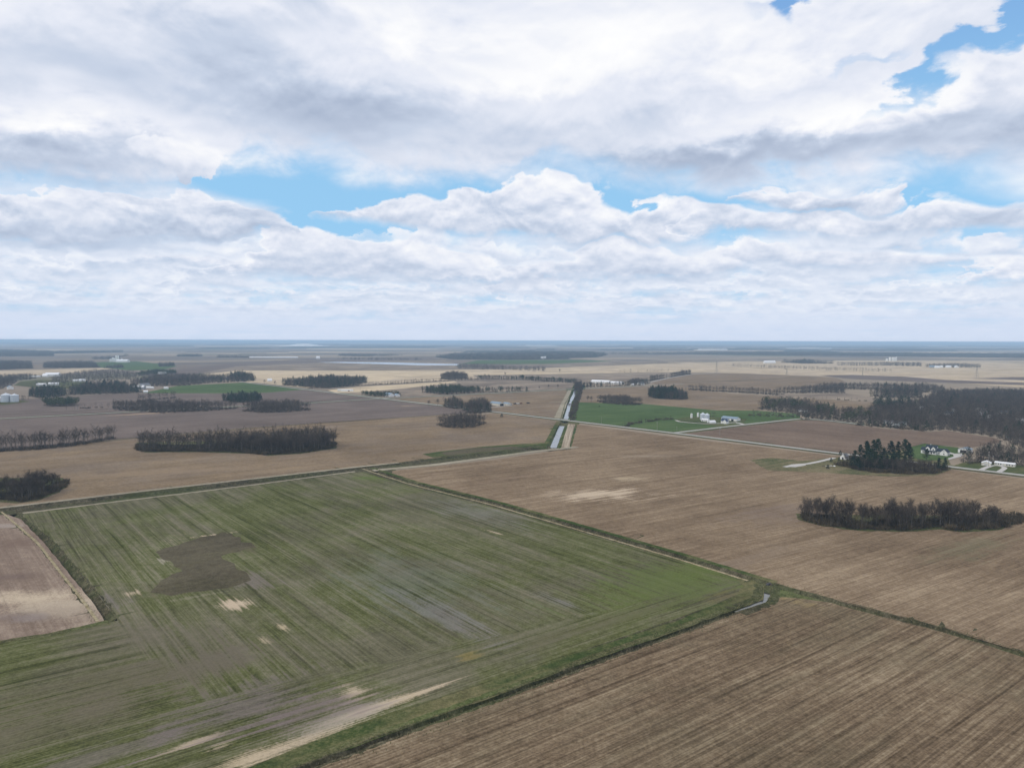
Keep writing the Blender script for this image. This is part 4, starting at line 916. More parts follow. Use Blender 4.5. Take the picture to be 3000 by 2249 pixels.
x, y = g(1755, 1196); plant('bare_tree', TREES[1], x, y, .35, 'tiny bare tree standing in the green pasture', 'tree')

# --- middle distance woods
wood('bare woodlot at the left edge behind the brown field', [(-200, 1335), (0, 1324), (136, 1316), (237, 1304), (337, 1286)], [(-200, 1300), (0, 1288), (100, 1272), (237, 1262), (300, 1266), (336, 1274)], 17, 5.0, mix=(('bare', .85), ('scrub', .15)))
wood('oval bare woodlot in the brown field before the crossroads farm', [(1280, 1244), (1300, 1252), (1340, 1255), (1390, 1252), (1420, 1242), (1424, 1232)], [(1290, 1228), (1310, 1214), (1360, 1206), (1400, 1212), (1420, 1224)], 13, 5.5)
wood('long low bare wood at left, in front of the green field', [(325, 1192), (340, 1202), (424, 1207), (470, 1211), (600, 1205), (695, 1198), (700, 1190)], [(328, 1180), (400, 1172), (440, 1168), (560, 1172), (690, 1176)], 14, 7)
wood('bare wood behind the long low wood', [(400, 1178), (450, 1172), (515, 1166)], [(402, 1164), (470, 1150), (512, 1148)], 15, 7)
wood('dark evergreen grove at centre left', [(648, 1174), (690, 1180), (740, 1180), (768, 1172)], [(650, 1156), (700, 1147), (750, 1149), (766, 1160)], 13, 6, mix=(('ever', .75), ('bare', .25)), name='evergreen_trees')
wood('bare oval wood left of the crossroads', [(707, 1204), (760, 1210), (850, 1208), (905, 1202), (912, 1196)], [(712, 1186), (760, 1172), (860, 1170), (905, 1182)], 14, 6.5)
wood('small clump with green tops at left', [(129, 1188), (150, 1192), (200, 1190), (230, 1186)], [(130, 1174), (180, 1168), (228, 1170)], 12, 6.5, mix=(('olive', .55), ('bare', .45)))
wood('pale bare scrub trees beside the left ditch', [(190, 1201), (260, 1197), (320, 1194)], [(192, 1186), (300, 1184), (320, 1184)], 9, 8, mix=(('pale', .8), ('scrub', .2)))
wood('bare wood round the crossroads farm', [(1297, 1192), (1330, 1199), (1360, 1198), (1358, 1192)], [(1300, 1176), (1330, 1162), (1350, 1166)], 14, 6.5, mix=(('bare', .9), ('ever', .1)))
wood('bare trees round the hidden farmhouse by the long road', [(1352, 1202), (1380, 1214), (1420, 1211), (1440, 1204)], [(1362, 1178), (1380, 1166), (1420, 1164), (1438, 1178)], 14, 6.5, mix=(('bare', .9), ('ever', .1)))
wood('rounded bare wood behind the green pasture', [(1746, 1176), (1770, 1182), (1830, 1187), (1870, 1187), (1887, 1184)], [(1750, 1168), (1790, 1156), (1830, 1154), (1860, 1164), (1885, 1172)], 13, 6)
wood('woodlot with dark evergreens at its left end', [(1897, 1161), (1920, 1168), (1980, 1172), (2013, 1170)], [(1902, 1136), (1930, 1130), (1960, 1134), (2000, 1142), (2014, 1156)], 15, 6, mix=(('bare', .78), ('ever', .22)))
treeline('dark evergreens at the left end of the middle woodlot', [(1897, 1160), (1915, 1166), (1935, 1168)], 60, 19, 7, mix=(('ever', 1.0),), name='evergreen_trees')
wood('wood with evergreen tops by the long road', [(825, 1128), (880, 1133), (960, 1138), (1040, 1130), (1076, 1120)], [(830, 1110), (900, 1104), (960, 1097), (1010, 1100), (1065, 1102), (1078, 1112)], 16, 8, mix=(('bare', .7), ('ever', .3)))
wood('evergreen shelter belt behind the crossroads', [(1229, 1148), (1300, 1157), (1400, 1151), (1552, 1146)], [(1232, 1140), (1300, 1128), (1330, 1126), (1420, 1136), (1550, 1140)], 12, 7.5, mix=(('bare', .45), ('ever', .4), ('olive', .15)))
wood('dark grove beside the crossroads house', [(1057, 1157), (1080, 1160), (1120, 1163), (1178, 1160)], [(1060, 1150), (1100, 1147), (1165, 1147)], 9, 6, mix=(('ever', .6), ('olive', .2), ('bare', .2)), name='evergreen_trees')
treeline('long tree line crossing the centre', [(903, 1139), (1073, 1129), (1270, 1118), (1450, 1110)], 22, 9, 8, mix=(('bare', .8), ('scrub', .2)))
treeline('tree line between centre fields and the canal', [(1400, 1110), (1530, 1113), (1600, 1118), (1681, 1122)], 45, 11, 7.5, mix=(('bare', .8), ('ever', .12), ('olive', .08)))
wood('round bare clump on the distant tree line', [(1290, 1112), (1330, 1113), (1372, 1110)], [(1295, 1092), (1330, 1086), (1365, 1092)], 16, 8)
wood('bare wood in front of the two long white sheds', [(1690, 1137), (1740, 1134), (1880, 1129), (1905, 1124)], [(1692, 1118), (1760, 1120), (1830, 1118), (1860, 1106), (1902, 1112)], 11, 7.5, mix=(('bare', .85), ('ever', .15)))
wood('bare trees lining the curved lane', [(1905, 1117), (1960, 1106), (2024, 1096)], [(1905, 1100), (1960, 1095), (2000, 1084), (2022, 1084)], 14, 8)
treeline('bank trees along the right side of the canal', [(1665, 1232), (1676, 1190), (1690, 1155), (1697, 1128)], -11, 7.0, 5.5, mix=(('bare', .6), ('scrub', .4)))
wood('tall bare trees where the canal meets the far road', [(1682, 1142), (1700, 1143), (1705, 1134)], [(1686, 1118), (1704, 1116)], 16, 6)
treeline('bare tree line behind the middle woodlot', [(2005, 1141), (2060, 1146), (2150, 1150), (2275, 1158)], 45, 12, 7.5, mix=(('bare', .85), ('scrub', .15)))
wood('upper band of the right woods', [(2275, 1151), (2330, 1152), (2400, 1152), (2475, 1152)], [(2276, 1138), (2350, 1130), (2440, 1120), (2474, 1122)], 14, 8.5)
wood('dark bare wood across the right distance', [(2458, 1140), (2560, 1142), (2640, 1148), (2767, 1152)], [(2460, 1119), (2560, 1122), (2700, 1122), (2767, 1128)], 14, 9, mix=(('bare', .95), ('ever', .05)))
wood('dense bare wood behind the right field strips', [(2543, 1160), (2600, 1167), (2660, 1168), (2702, 1166)], [(2548, 1142), (2620, 1134), (2700, 1138)], 15, 8.5, mix=(('bare', .88), ('ever', .12)))
wood('sparse pale trees between the right field strips', [(2280, 1165), (2400, 1170), (2540, 1176)], [(2290, 1160), (2540, 1168)], 8, 11, mix=(('pale', .7), ('scrub', .3)))
wood('great bare wood filling the right distance', [(2540, 1246), (2600, 1253), (2686, 1261), (2731, 1265), (2765, 1259), (2911, 1281), (2935, 1290), (3000, 1313), (3500, 1400)],
     [(2545, 1185), (2600, 1178), (2690, 1166), (2760, 1140), (2900, 1136), (3000, 1138), (3500, 1150)], 14, 7.0, mix=(('bare', .955), ('ever', .03), ('pale', .015)))
wood('rounded bare wood beyond the side road', [(2214, 1197), (2260, 1204), (2320, 1210), (2360, 1224), (2400, 1228), (2545, 1243)], [(2222, 1188), (2250, 1168), (2300, 1162), (2360, 1168), (2400, 1178), (2450, 1192), (2545, 1192)], 14, 7.8, mix=(('bare', .9), ('ever', .06), ('olive', .04)))
wood('bare trees between side road and bins farm', [(2194, 1218), (2250, 1222), (2340, 1222)], [(2200, 1204), (2260, 1200), (2340, 1206)], 9, 8, mix=(('bare', .6), ('scrub', .4)))
wood('wood behind the white shed at the right edge', [(2812, 1352), (2850, 1362), (2900, 1358), (3000, 1366), (3500, 1420)], [(2815, 1318), (2860, 1308), (2900, 1292), (3000, 1302), (3500, 1370)], 13, 6.5, mix=(('bare', .92), ('ever', .08)))
treeline('dark evergreens under the long white house', [(2500, 1246), (2560, 1251), (2620, 1256), (2700, 1264)], 16, 7, 6, mix=(('ever', .5), ('scrub', .5)), name='evergreen_trees')
treeline('evergreens rising from the right wood', [(2583, 1206), (2600, 1206), (2640, 1200), (2690, 1196)], 40, 17, 9, mix=(('ever', .9), ('bare', .1)), name='evergreen_trees')
treeline('two dark evergreens at the head of the small field', [(2410, 1203), (2430, 1203)], 22, 15, 9, mix=(('ever', 1),), name='evergreen_trees')
treeline('dark evergreen by the road bend', [(2338, 1228), (2366, 1230)], 12, 10, 6, mix=(('ever', .5), ('bare', .5)), name='evergreen_trees')
treeline('trees behind the bins farm', [(2085, 1222), (2110, 1222)], 14, 9, 6, mix=(('bare', .8), ('scrub', .2)))
treeline('bushes in the pasture left of the bins farm', [(1838, 1250), (1858, 1243), (1900, 1236), (1975, 1228)], 10, 5.5, 5, mix=(('bare', .5), ('scrub', .5)))
# left side
wood('dark evergreen belt behind the left grain bins', [(85, 1162), (110, 1167), (150, 1165), (193, 1160)], [(87, 1134), (130, 1130), (190, 1133)], 16, 8, mix=(('ever', .6), ('bare', .4)))
wood('dark wood with evergreens at left', [(193, 1158), (300, 1155), (380, 1153), (416, 1150)], [(195, 1142), (250, 1118), (350, 1115), (415, 1130)], 16, 8.5, mix=(('bare', .62), ('ever', .38)))
wood('wide bare wood left of centre behind the green field', [(383, 1128), (450, 1132), (540, 1130), (620, 1122), (722, 1118)], [(385, 1110), (450, 1096), (560, 1093), (650, 1096), (720, 1098)], 15, 10, mix=(('bare', .96), ('ever', .04)))
wood('dark evergreens on the long road at left', [(672, 1110), (700, 1117), (750, 1116)], [(675, 1094), (700, 1088), (745, 1096)], 17, 9, mix=(('ever', .5), ('bare', .5)))
wood('thin brown wood behind the left houses', [(150, 1122), (260, 1120), (400, 1110)], [(155, 1098), (250, 1082), (330, 1080), (400, 1086)], 12, 13, mix=(('pale', .45), ('bare', .55)))
wood('evergreens in the far left wood', [(404, 1102), (450, 1098), (516, 1096)], [(405, 1090), (450, 1082), (515, 1084)], 13, 11, mix=(('ever', .4), ('olive', .35), ('bare', .25)), name='evergreen_trees')
wood('bare wood at the left edge by the olive clearing', [(-300, 1150), (0, 1140), (37, 1128), (54, 1115), (112, 1108)], [(-300, 1098), (0, 1097), (60, 1093), (112, 1098)], 15, 11)
wood('scattered bare trees over the olive clearing', [(100, 1132), (160, 1133), (215, 1128)], [(105, 1118), (160, 1112), (210, 1112)], 11, 15, mix=(('bare', .8), ('pale', .2)))
treeline('trees at the field edge by the small white house', [(52, 1172), (70, 1172), (90, 1168)], 22, 9, 8)
# far woods, seen as blue bands
wood('far bare wood at the left edge', [(-300, 1090), (0, 1083), (50, 1081), (95, 1079)], [(-300, 1054), (0, 1053), (90, 1056)], 16, 17, mix=(('bare_far', 1),), xy=1.9)
wood('far bare wood left of the grain bins', [(129, 1078), (200, 1078), (292, 1076)], [(130, 1058), (200, 1056), (270, 1056), (290, 1066)], 16, 17, mix=(('bare_far', 1),), xy=1.9)
wood('far bare copse below the grain bins', [(306, 1078), (360, 1078)], [(310, 1067), (358, 1065)], 14, 15, mix=(('bare_far', 1),), xy=1.8)
wood('far farmstead trees right of the grain bins', [(465, 1074), (512, 1073)], [(468, 1062), (510, 1060)], 14, 16, mix=(('bare_far', .8), ('ever', .2)), xy=1.7)
wood('far dark forest in the upper left', [(-300, 1048), (0, 1044), (153, 1043)], [(-300, 1024), (0, 1022), (150, 1026)], 18, 34, mix=(('bare_far', 1),), xy=3.8)
wood('far forest strip at upper left', [(140, 1036), (250, 1034), (360, 1031)], [(150, 1027), (250, 1026), (358, 1025)], 18, 34, mix=(('bare_far', 1),), xy=3.8)
wood('far copse behind the grain bins', [(270, 1052), (330, 1052), (380, 1040)], [(275, 1043), (330, 1042), (378, 1036)], 16, 28, mix=(('bare_far', 1),), xy=3.0)
wood('far copse at upper left centre', [(515, 1044), (560, 1045), (595, 1043)], [(520, 1036), (590, 1036)], 16, 28, mix=(('bare_far', 1),), xy=3.0)
wood('far wood strip beside the long white barn', [(636, 1047), (700, 1048), (838, 1047)], [(640, 1039), (830, 1041)], 16, 28, mix=(('bare_far', 1),), xy=3.0)
wood('far hedge of trees at centre', [(992, 1042), (1060, 1044), (1180, 1041)], [(995, 1034), (1170, 1036)], 14, 30, mix=(('bare_far', 1),), xy=3.0)
wood('far scattered trees left of the big distant wood', [(990, 1052), (1100, 1054), (1240, 1054)], [(995, 1045), (1230, 1046)], 12, 38, mix=(('bare_far', 1),), xy=2.0)
wood('big distant wood left of centre', [(1273, 1046), (1327, 1053), (1500, 1054), (1664, 1052), (1664, 1049), (1746, 1047), (1776, 1040)], [(1276, 1042), (1340, 1033), (1500, 1030), (1620, 1027), (1720, 1028), (1774, 1032)], 19, 30, mix=(('bare_far', .93), ('ever', .07)), xy=3.3)
wood('pale bare trees in front of the flood water', [(1338, 1080), (1400, 1082), (1480, 1083), (1600, 1088)], [(1342, 1066), (1400, 1065), (1480, 1070), (1600, 1074)], 14, 15, mix=(('pale', .7), ('bare', .3)), xy=1.5)
wood('forest band far on the right', [(1830, 1037), (2100, 1039), (2500, 1043), (3000, 1048), (3600, 1053)], [(1850, 1032), (2100, 1029), (2500, 1031), (3000, 1034), (3600, 1038)], 19, 34, mix=(('bare_far', 1),), xy=3.7)
wood('far tree strip joining the right forest band', [(1776, 1036), (1900, 1037)], [(1776, 1031), (1900, 1031)], 17, 30, mix=(('bare_far', 1),), xy=3.3)
wood('dark distant wood right of the pylons', [(2290, 1062), (2350, 1065), (2450, 1065)], [(2295, 1054), (2350, 1052), (2440, 1056)], 17, 20, mix=(('bare_far', .9), ('ever', .1)), xy=2.2)
wood('bare distant hedge on the right straw fields', [(2450, 1070), (2600, 1071), (2700, 1073)], [(2452, 1061), (2600, 1060), (2698, 1061)], 15, 17, mix=(('bare', .7), ('pale', .3)), xy=1.5)
wood('trees of the far right farmstead', [(2710, 1075), (2780, 1077), (2875, 1077)], [(2712, 1065), (2800, 1063), (2870, 1066)], 14, 15, mix=(('pale', .5), ('bare', .5)), xy=1.4)
wood('long pale tree row across the straw field', [(2140, 1074), (2300, 1081), (2450, 1086), (2612, 1090)], [(2142, 1065), (2300, 1070), (2450, 1075), (2612, 1080)], 13, 17, mix=(('pale', .9), ('bare', .1)), xy=1.2)
wood('few bare trees on the straw field edge', [(1800, 1092), (1900, 1091), (2000, 1090)], [(1800, 1083), (2000, 1081)], 11, 26, mix=(('pale', .8), ('bare', .2)), xy=1.1)
# random belts towards the horizon, one canopy mass
def far_belts():
    V, F = [], []
    for k in range(95):
        D = 6500 * (50000 / 6500) ** (random.random() ** .8)
        xc = random.uniform(-.80, .80) * D; L = random.uniform(.02, .16) * D; dp = random.uniform(.015, .06) * D
        a = random.choice((0, 0, .1, -.12)); nx = max(4, int(L / (D * .004))); ny = 3
        b = len(V)
        for j in range(ny + 1):
            for i in range(nx + 1):
                u = (i / nx - .5) * L; v = (j / ny - .5) * dp
                edge = i in (0, nx) or j in (0, ny)
                z = -.3 if edge else random.uniform(10, 19)
                V.append((xc + u * math.cos(a) - v * math.sin(a), D + u * math.sin(a) + v * math.cos(a) + random.uniform(-.1, .1) * dp, z))
        for j in range(ny):
            for i in range(nx):
                q = b + j * (nx + 1) + i; F.append((q, q + 1, q + nx + 2, q + nx + 1))
    me = mesh_np('far_woods', V, F)
    return tag(link('far_woods', me, mats=[foliage('far_canopy', (.04, .038, .034), (.07, .066, .055), .01)]), 'thin blue bands of woods fading towards the horizon', 'woods', None, 'stuff')
far_belts()
# rough grass and reeds that fray the edges of ditches and woodlots
def tufts(name, lines, label, h, mat, dens, wid):
    Gq = Geo()
    for pts, lo, hi in lines:
        Q = resample(pts, 1.0); T_ = np.gradient(Q, axis=0); T_ /= np.linalg.norm(T_, axis=1)[:, None] + 1e-9
        for q, t in zip(Q, T_):
            for _ in range(dens):
                o = random.uniform(lo, hi); p = Vector((q[0] + t[1] * o + random.uniform(-.5, .5), q[1] - t[0] * o + random.uniform(-.5, .5), .0))
                for _ in range(2): Gq.sliver(p + Vector((random.uniform(-.3, .3), random.uniform(-.3, .3), 0)), (Vector((0, 0, 1)) + rv(.35)).normalized(), h * random.uniform(.5, 1.2), wid)
    o = link(name, Gq.mesh(name, [mat])); return tag(o, label, 'grass', None, 'stuff')
M_reed = foliage('dry_reeds', (.20, .165, .095), (.42, .35, .22), .3)
M_gtuft = foliage('green_tufts', (.035, .055, .018), (.10, .115, .045), .3)
tufts('dry_grass', [(DITCH_C, -2.6, -1.0), (DITCH_C, 1.0, 3.6), (DITCH_B[:8], 2.4, 5.0), (DITCH_D, -5, -2.5), (DITCH_B[7:], -4, 4)], 'tufts of dry grass along creek and ditches', .75, M_reed, 1, .16)
tufts('green_tufts', [(DITCH_C, -7, -2.6), (DITCH_B, -7, -2.5), (DITCH_D, 2, 6), (DITCH_A, -6, 6)], 'green rank grass on the ditch banks', .6, M_gtuft, 1, .22)

# ------------------------------------------------------------------ buildings
M_white = plain('white_siding', (.78, .78, .76), .6, .05)
M_cream = plain('cream_siding', (.66, .64, .56), .6, .08)
M_grey = plain('grey_siding', (.34, .36, .38), .7, .1)
M_roofd = plain('dark_shingles', (.028, .040, .055), .8, .25, 2)
M_roofb = plain('blue_grey_metal_roof', (.20, .27, .34), .45, .1)
M_roofg = plain('grey_shingles', (.16, .165, .175), .8, .2, 2)
M_roofw = plain('white_metal_roof', (.74, .75, .76), .45, .06)
M_roofn = plain('navy_shingles', (.035, .06, .11), .8, .2, 2)
M_steel = plain('galvanised_steel', (.60, .64, .68), .38, .08, .5, .5, .35)
M_glass = plain('window_glass', (.02, .03, .04), .1, .1, 1, .6)
M_dark = plain('dark_opening', (.015, .015, .017), .9, .1)
M_gdoor = plain('panel_door', (.50, .50, .49), .6, .05)
M_wood = plain('weathered_wood', (.12, .10, .08), .9, .25, 3)
M_conc = plain('concrete', (.42, .41, .39), .9, .1)
M_rust = plain('rusty_metal', (.16, .07, .04), .8, .3, 2)
M_paintg = plain('green_machinery_paint', (.03, .16, .09), .5, .1)
M_paintb = plain('dark_machinery_paint', (.03, .03, .035), .5, .2)
M_tyre = plain('tyre_rubber', (.02, .02, .02), .9, .1)

def part(name, Gq, mat, parent, loc=(0, 0, 0), rz=0.0):
    o = link(name, Gq.mesh(name, [mat])); o.parent = parent; o.location = loc; o.rotation_euler = (0, 0, rz); return o
def gable_bits(par, L, Wd, wh, rh, wall, roof, off=(0, 0, 0), rz=0.0, over=.35, names=('wall', 'roof')):
    """ridge along local x"""
    Gw = Geo(); prof = [Vector((0, -Wd / 2, 0)), Vector((0, Wd / 2, 0)), Vector((0, Wd / 2, wh)), Vector((0, 0, wh + rh)), Vector((0, -Wd / 2, wh))]
    Gw.prism(prof, Vector((-L / 2, 0, 0)), Vector((L / 2, 0, 0)))
    part(names[0], Gw, wall, par, off, rz)
    Gr = Geo(); s = rh / (Wd / 2); t = .22
    for sg in (-1, 1):
        pr = [Vector((0, 0, wh + rh + .05)), Vector((0, sg * (Wd / 2 + over), wh - s * over + .05)), Vector((0, sg * (Wd / 2 + over), wh - s * over + .05 + t)), Vector((0, 0, wh + rh + .05 + t))]
        Gr.prism(pr, Vector((-L / 2 - over, 0, 0)), Vector((L / 2 + over, 0, 0)))
    part(names[1], Gr, roof, par, off, rz)
def opening(par, name, x, y, z, w, h, face, mat=None, off=(0, 0, 0), rz=0.0, frame=M_white):
    """face: 'y-','y+','x+','x-' ; a frame with a recessed pane, or a door leaf"""
    if face[0] == 'y': sz = (w, .12, h); c = (x, y, z); sp = (w + .3, .08, h + .3)
    else: sz = (.12, w, h); c = (x, y, z); sp = (.08, w + .3, h + .3)
    Gf = Geo(); Gf.box((c[0], c[1], c[2] - .15), sp); f = part(name, Gf, frame, par, off, rz)
    Gp = Geo(); Gp.box(c, sz); part('pane' if name == 'window' else 'door_leaf', Gp, mat or M_glass, f)
    return f
def gable(name, label, cat, px, py, L, Wd, wh, rh, rot=ANG_B, wall=M_white, roof=M_roofw, doors=(), windows=(), group=None, far=False, xy=None):
    x, y = xy or g(px, py)
    e = empty(name, (x, y, 0.05), rot, label, cat, group)
    gable_bits(e, L, Wd, wh, rh, wall, roof, over=.35 if not far else .6)
    for (face, u, w, h, m_) in doors:
        if face == 'y-': opening(e, 'door', u, -Wd / 2 - .05, 0, w, h, face, m_)
        elif face == 'x+': opening(e, 'door', L / 2 + .05, u, 0, w, h, face, m_)
        elif face == 'x-': opening(e, 'door', -L / 2 - .05, u, 0, w, h, face, m_)
    for (face, u, z, w, h) in windows:
        if face == 'y-': opening(e, 'window', u, -Wd / 2 - .05, z, w, h, face)
        elif face == 'x+': opening(e, 'window', L / 2 + .05, u, z, w, h, face)
        elif face == 'x-': opening(e, 'window', -L / 2 - .05, u, z, w, h, face)
    return e

# the white farmhouse with its tall middle block, two wings and dormers
x, y = g(2733, 1329)
fh = empty('farmhouse', (x, y, .05), ANG_B, 'white farmhouse with steep dark roof and two dormers on a green lawn', 'house')
gable_bits(fh, 10.5, 9.5, 4.0, 5.2, M_white, M_roofd, (-1.0, 0, 0))
gable_bits(fh, 4.4, 7.5, 3.6, 2.8, M_white, M_roofd, (-8.5, .3, 0))
gable_bits(fh, 6.5, 7.5, 3.6, 2.8, M_white, M_roofd, (7.5, .2, 0))
gable_bits(fh, 8.2, 6.5, 3.6, 3.0, M_white, M_roofd, (12.2, -1.2, 0), R(90))
for k, dx in enumerate((-3.6, 1.8)):
    o = Geo(); o.prism([Vector((-1.9, 0, 0)), Vector((1.9, 0, 0)), Vector((1.9, 0, 2.2)), Vector((0, 0, 4.0)), Vector((-1.9, 0, 2.2))], Vector((0, -1.6, 0)), Vector((0, 2.6, 0)))
    d = part('dormer', o, M_white, fh, (dx, -3.3, 4.0))
    Gr = Geo()
    for sg in (-1, 1): Gr.prism([Vector((0, 0, 4.05)), Vector((sg * 2.25, 0, 1.9)), Vector((sg * 2.25, 0, 2.05)), Vector((0, 0, 4.2))], Vector((0, -1.75, 0)), Vector((0, 2.7, 0)))
    part('dormer_roof', Gr, M_roofd, d)
    Gp = Geo(); Gp.box((0, -1.66, .7), (1.3, .1, 1.2)); part('pane', Gp, M_glass, d)
Gq = Geo(); Gq.box((0, 0, 0), (4.4, .35, .7)); part('dormer_link', Gq, M_white, fh, (-.9, -4.6, 4.0))
Gq = Geo(); Gq.prism([Vector((0, -4.9, 3.7)), Vector((0, -6.6, 3.1)), Vector((0, -6.6, 3.25)), Vector((0, -4.9, 3.9))], Vector((-6.8, 0, 0)), Vector((5.5, 0, 0))); part('porch_roof', Gq, M_roofd, fh)
for px_ in (-6.4, -3.6, -.8, 2, 4.8):
    Gq = Geo(); Gq.box((px_, -6.3, .3), (.28, .28, 2.85)); part('porch_post', Gq, M_white, fh)
Gq = Geo(); Gq.box((-.6, -5.7, 0), (12.4, 1.9, .3)); part('porch_floor', Gq, M_conc, fh)
for u, yy in ((-8.5, -3.53), (-4.6, -4.85), (-2.6, -4.85), (2.6, -4.85), (7.0, -3.63)): opening(fh, 'window', u, yy, 1.1, 1.1, 1.5, 'y-')
opening(fh, 'front_door', 0, -4.85, .3, 1.1, 2.1, 'y-', M_roofd)
opening(fh, 'garage_door', 15.5, -1.2, 0, 4.6, 2.5, 'x+', M_gdoor); opening(fh, 'window', 12.2, -5.35, 1.1, 1.1, 1.3, 'y-'); opening(fh, 'window', 12.2, -5.35, 3.9, .8, .9, 'y-')
Gq = Geo(); Gq.box((-2.8, 1.2, 7.6), (.9, .9, 2.6)); part('chimney', Gq, M_conc, fh)

gable('shed', 'white metal shed with a wide dark open door beside the farmhouse drive', 'shed', 2828, 1325, 13, 10.5, 3.6, 1.9, R(41), M_white, M_roofb, doors=[('x-', 0, 6.2, 3.1, M_dark)], windows=[('x-', -4.2, 1.2, .8, .8)])
gable('garage', 'small cream shed by the road with a tall pole before it', 'shed', 2890, 1362, 9.5, 7.5, 2.4, 1.5, R(52), M_cream, M_roofw, doors=[('x-', 0, 3.0, 2.1, M_gdoor)])
gable('mobile_home', 'long low pale house with many windows beside the looped drive', 'house', 2945, 1364, 16.5, 5.5, 2.5, .9, ANG_B, M_cream, M_roofw, doors=[('y-', -1, .9, 2, M_gdoor)], windows=[('y-', u, .9, 1.1, 1.1) for u in (-7, -5, -3, 2, 4, 6.5)])
gable('cottage', 'little white gabled house half hidden left of the pine grove', 'house', 2474, 1345, 7, 6, 3.2, 2.6, R(41), M_white, M_roofg, doors=[('x-', .2, 1.5, 2.4, M_dark)])
# bins farm
def grain_bin(name, label, px, py, dia, h, mat=M_steel, group=None, cone=.28, xy=None, ribs=True):
    x, y = xy or g(px, py)
    e = empty(name, (x, y, 0.05), 0, label, 'grain bin' if name == 'grain_bin' else 'silo', group)
    Gw = Geo(); n = 20; r = dia / 2; levels = max(3, int(h / 1.2)); rows_ = []
    for j in range(levels + 1):
        for dr in ((0.0, .05) if ribs and 0 < j < levels else (0.0,)):
            rows_.append((r + dr, h * j / levels))
    b = 0
    for (rr, z) in rows_:
        for k in range(n): Gw.v.append(Vector((math.cos(2 * math.pi * k / n) * rr, math.sin(2 * math.pi * k / n) * rr, z)))
    for j in range(len(rows_) - 1):
        for k in range(n): k2 = (k + 1) % n; Gw.f.append((j * n + k, j * n + k2, (j + 1) * n + k2, (j + 1) * n + k)); Gw.m.append(0)
    part('bin_wall' if name == 'grain_bin' else 'silo_wall', Gw, mat, e)
    Gr = Geo(); Gr.v = [Vector((math.cos(2 * math.pi * k / n) * (r + .25), math.sin(2 * math.pi * k / n) * (r + .25), h)) for k in range(n)]
    Gr.v += [Vector((math.cos(2 * math.pi * k / n) * .5, math.sin(2 * math.pi * k / n) * .5, h + dia * cone)) for k in range(n)]
    for k in range(n): k2 = (k + 1) % n; Gr.f.append((k, k2, n + k2, n + k)); Gr.m.append(0)
    Gr.f.append(tuple(range(n, 2 * n))); Gr.m.append(0); Gr.f.append(tuple(range(n))[::-1]); Gr.m.append(0)
    part('bin_roof' if cone > .1 else 'silo_cap', Gr, M_roofw if mat is not M_steel else M_steel, e)
    Gc = Geo(); Gc.box((0, 0, h + dia * cone), (.8, .8, .5)); part('roof_vent', Gc, M_roofw, e)
    Gl = Geo(); a = -1.9
    for s_ in (-.22, .22): Gl.box((math.cos(a) * (r + .18) - math.sin(a) * s_, math.sin(a) * (r + .18) + math.cos(a) * s_, 0), (.07, .07, h), a)
    for j in range(int(h / .8)): Gl.box((math.cos(a) * (r + .18), math.sin(a) * (r + .18), j * .8), (.05, .45, .05), a)
    part('ladder', Gl, M_steel, e)
    return e
M_silo = plain('white_silo', (.80, .80, .77), .5, .05)
grain_bin('silo', 'slim white silo standing apart at the left of the bins farm', 2026, 1224, 3.4, 6.5, M_silo, None, .06)
grain_bin('silo', 'slim white silo just left of the two grain bins', 2045, 1221, 3.4, 6.3, M_silo, None, .06)
grain_bin('grain_bin', 'left of the two big grain bins with steep cone roofs on the bins farm', 2059, 1230, 8.6, 8.6, M_steel, None, .3)
grain_bin('grain_bin', 'right of the two big grain bins, standing a little forward', 2071, 1231, 7.6, 8.4, M_steel, None, .3)
gable('barn', 'pale low barn in front of the two big grain bins', 'barn', 2067, 1234, 11, 6, 2.6, 1.2, ANG_B, M_white, M_roofw, doors=[('y-', -3, 2.2, 2.1, M_grey)], windows=[('y-', 1, 1, 1.2, .9), ('y-', 3.5, 1, 1.2, .9)])
def quonset(name, label, px, py, L, Wd, h, rot):
    x, y = g(px, py); e = empty(name, (x, y, .05), rot, label, 'shed'); n = 10
    Gq = Geo(); prof = [Vector((0, -math.cos(math.pi * k / n) * Wd / 2, math.sin(math.pi * k / n) * h)) for k in range(n + 1)]
    Gq.prism(prof, Vector((-L / 2, 0, 0)), Vector((L / 2, 0, 0))); part('shell', Gq, M_roofw, e)
    Gd = Geo(); Gd.box((-L / 2 - .06, 0, 0), (.1, Wd * .3, h * .55)); part('door', Gd, M_grey, e); return e
quonset('arched_shed', 'small white arched shed between the bins and the white house', 2085, 1238, 10, 8, 3.6, R(20))
bh = gable('house', 'white house with steep navy roof at the bins farm drive', 'house', 2124, 1240, 9.5, 6.5, 4.2, 2.8, ANG_B, M_white, M_roofn, doors=[('y-', 0, 1, 2, M_roofn)], windows=[('y-', u, z, .9, 1.2) for u in (-3, 3) for z in (1, 2.9)] + [('x+', u, 1.2, .9, 1.2) for u in (-1.6, 1.6)])
gable_bits(bh, 5.5, 5.5, 3.9, 2.4, M_white, M_roofn, (3.0, -3.2, 0), R(90))
gable('machine_shed', 'long low shed with blue grey roof behind the navy roofed house', 'shed', 2141, 1231, 26, 11, 3.4, 2.3, ANG_B, M_white, M_roofb, doors=[('y-', -2, 6, 2.8, M_grey), ('y-', 6, 4, 2.6, M_dark)])
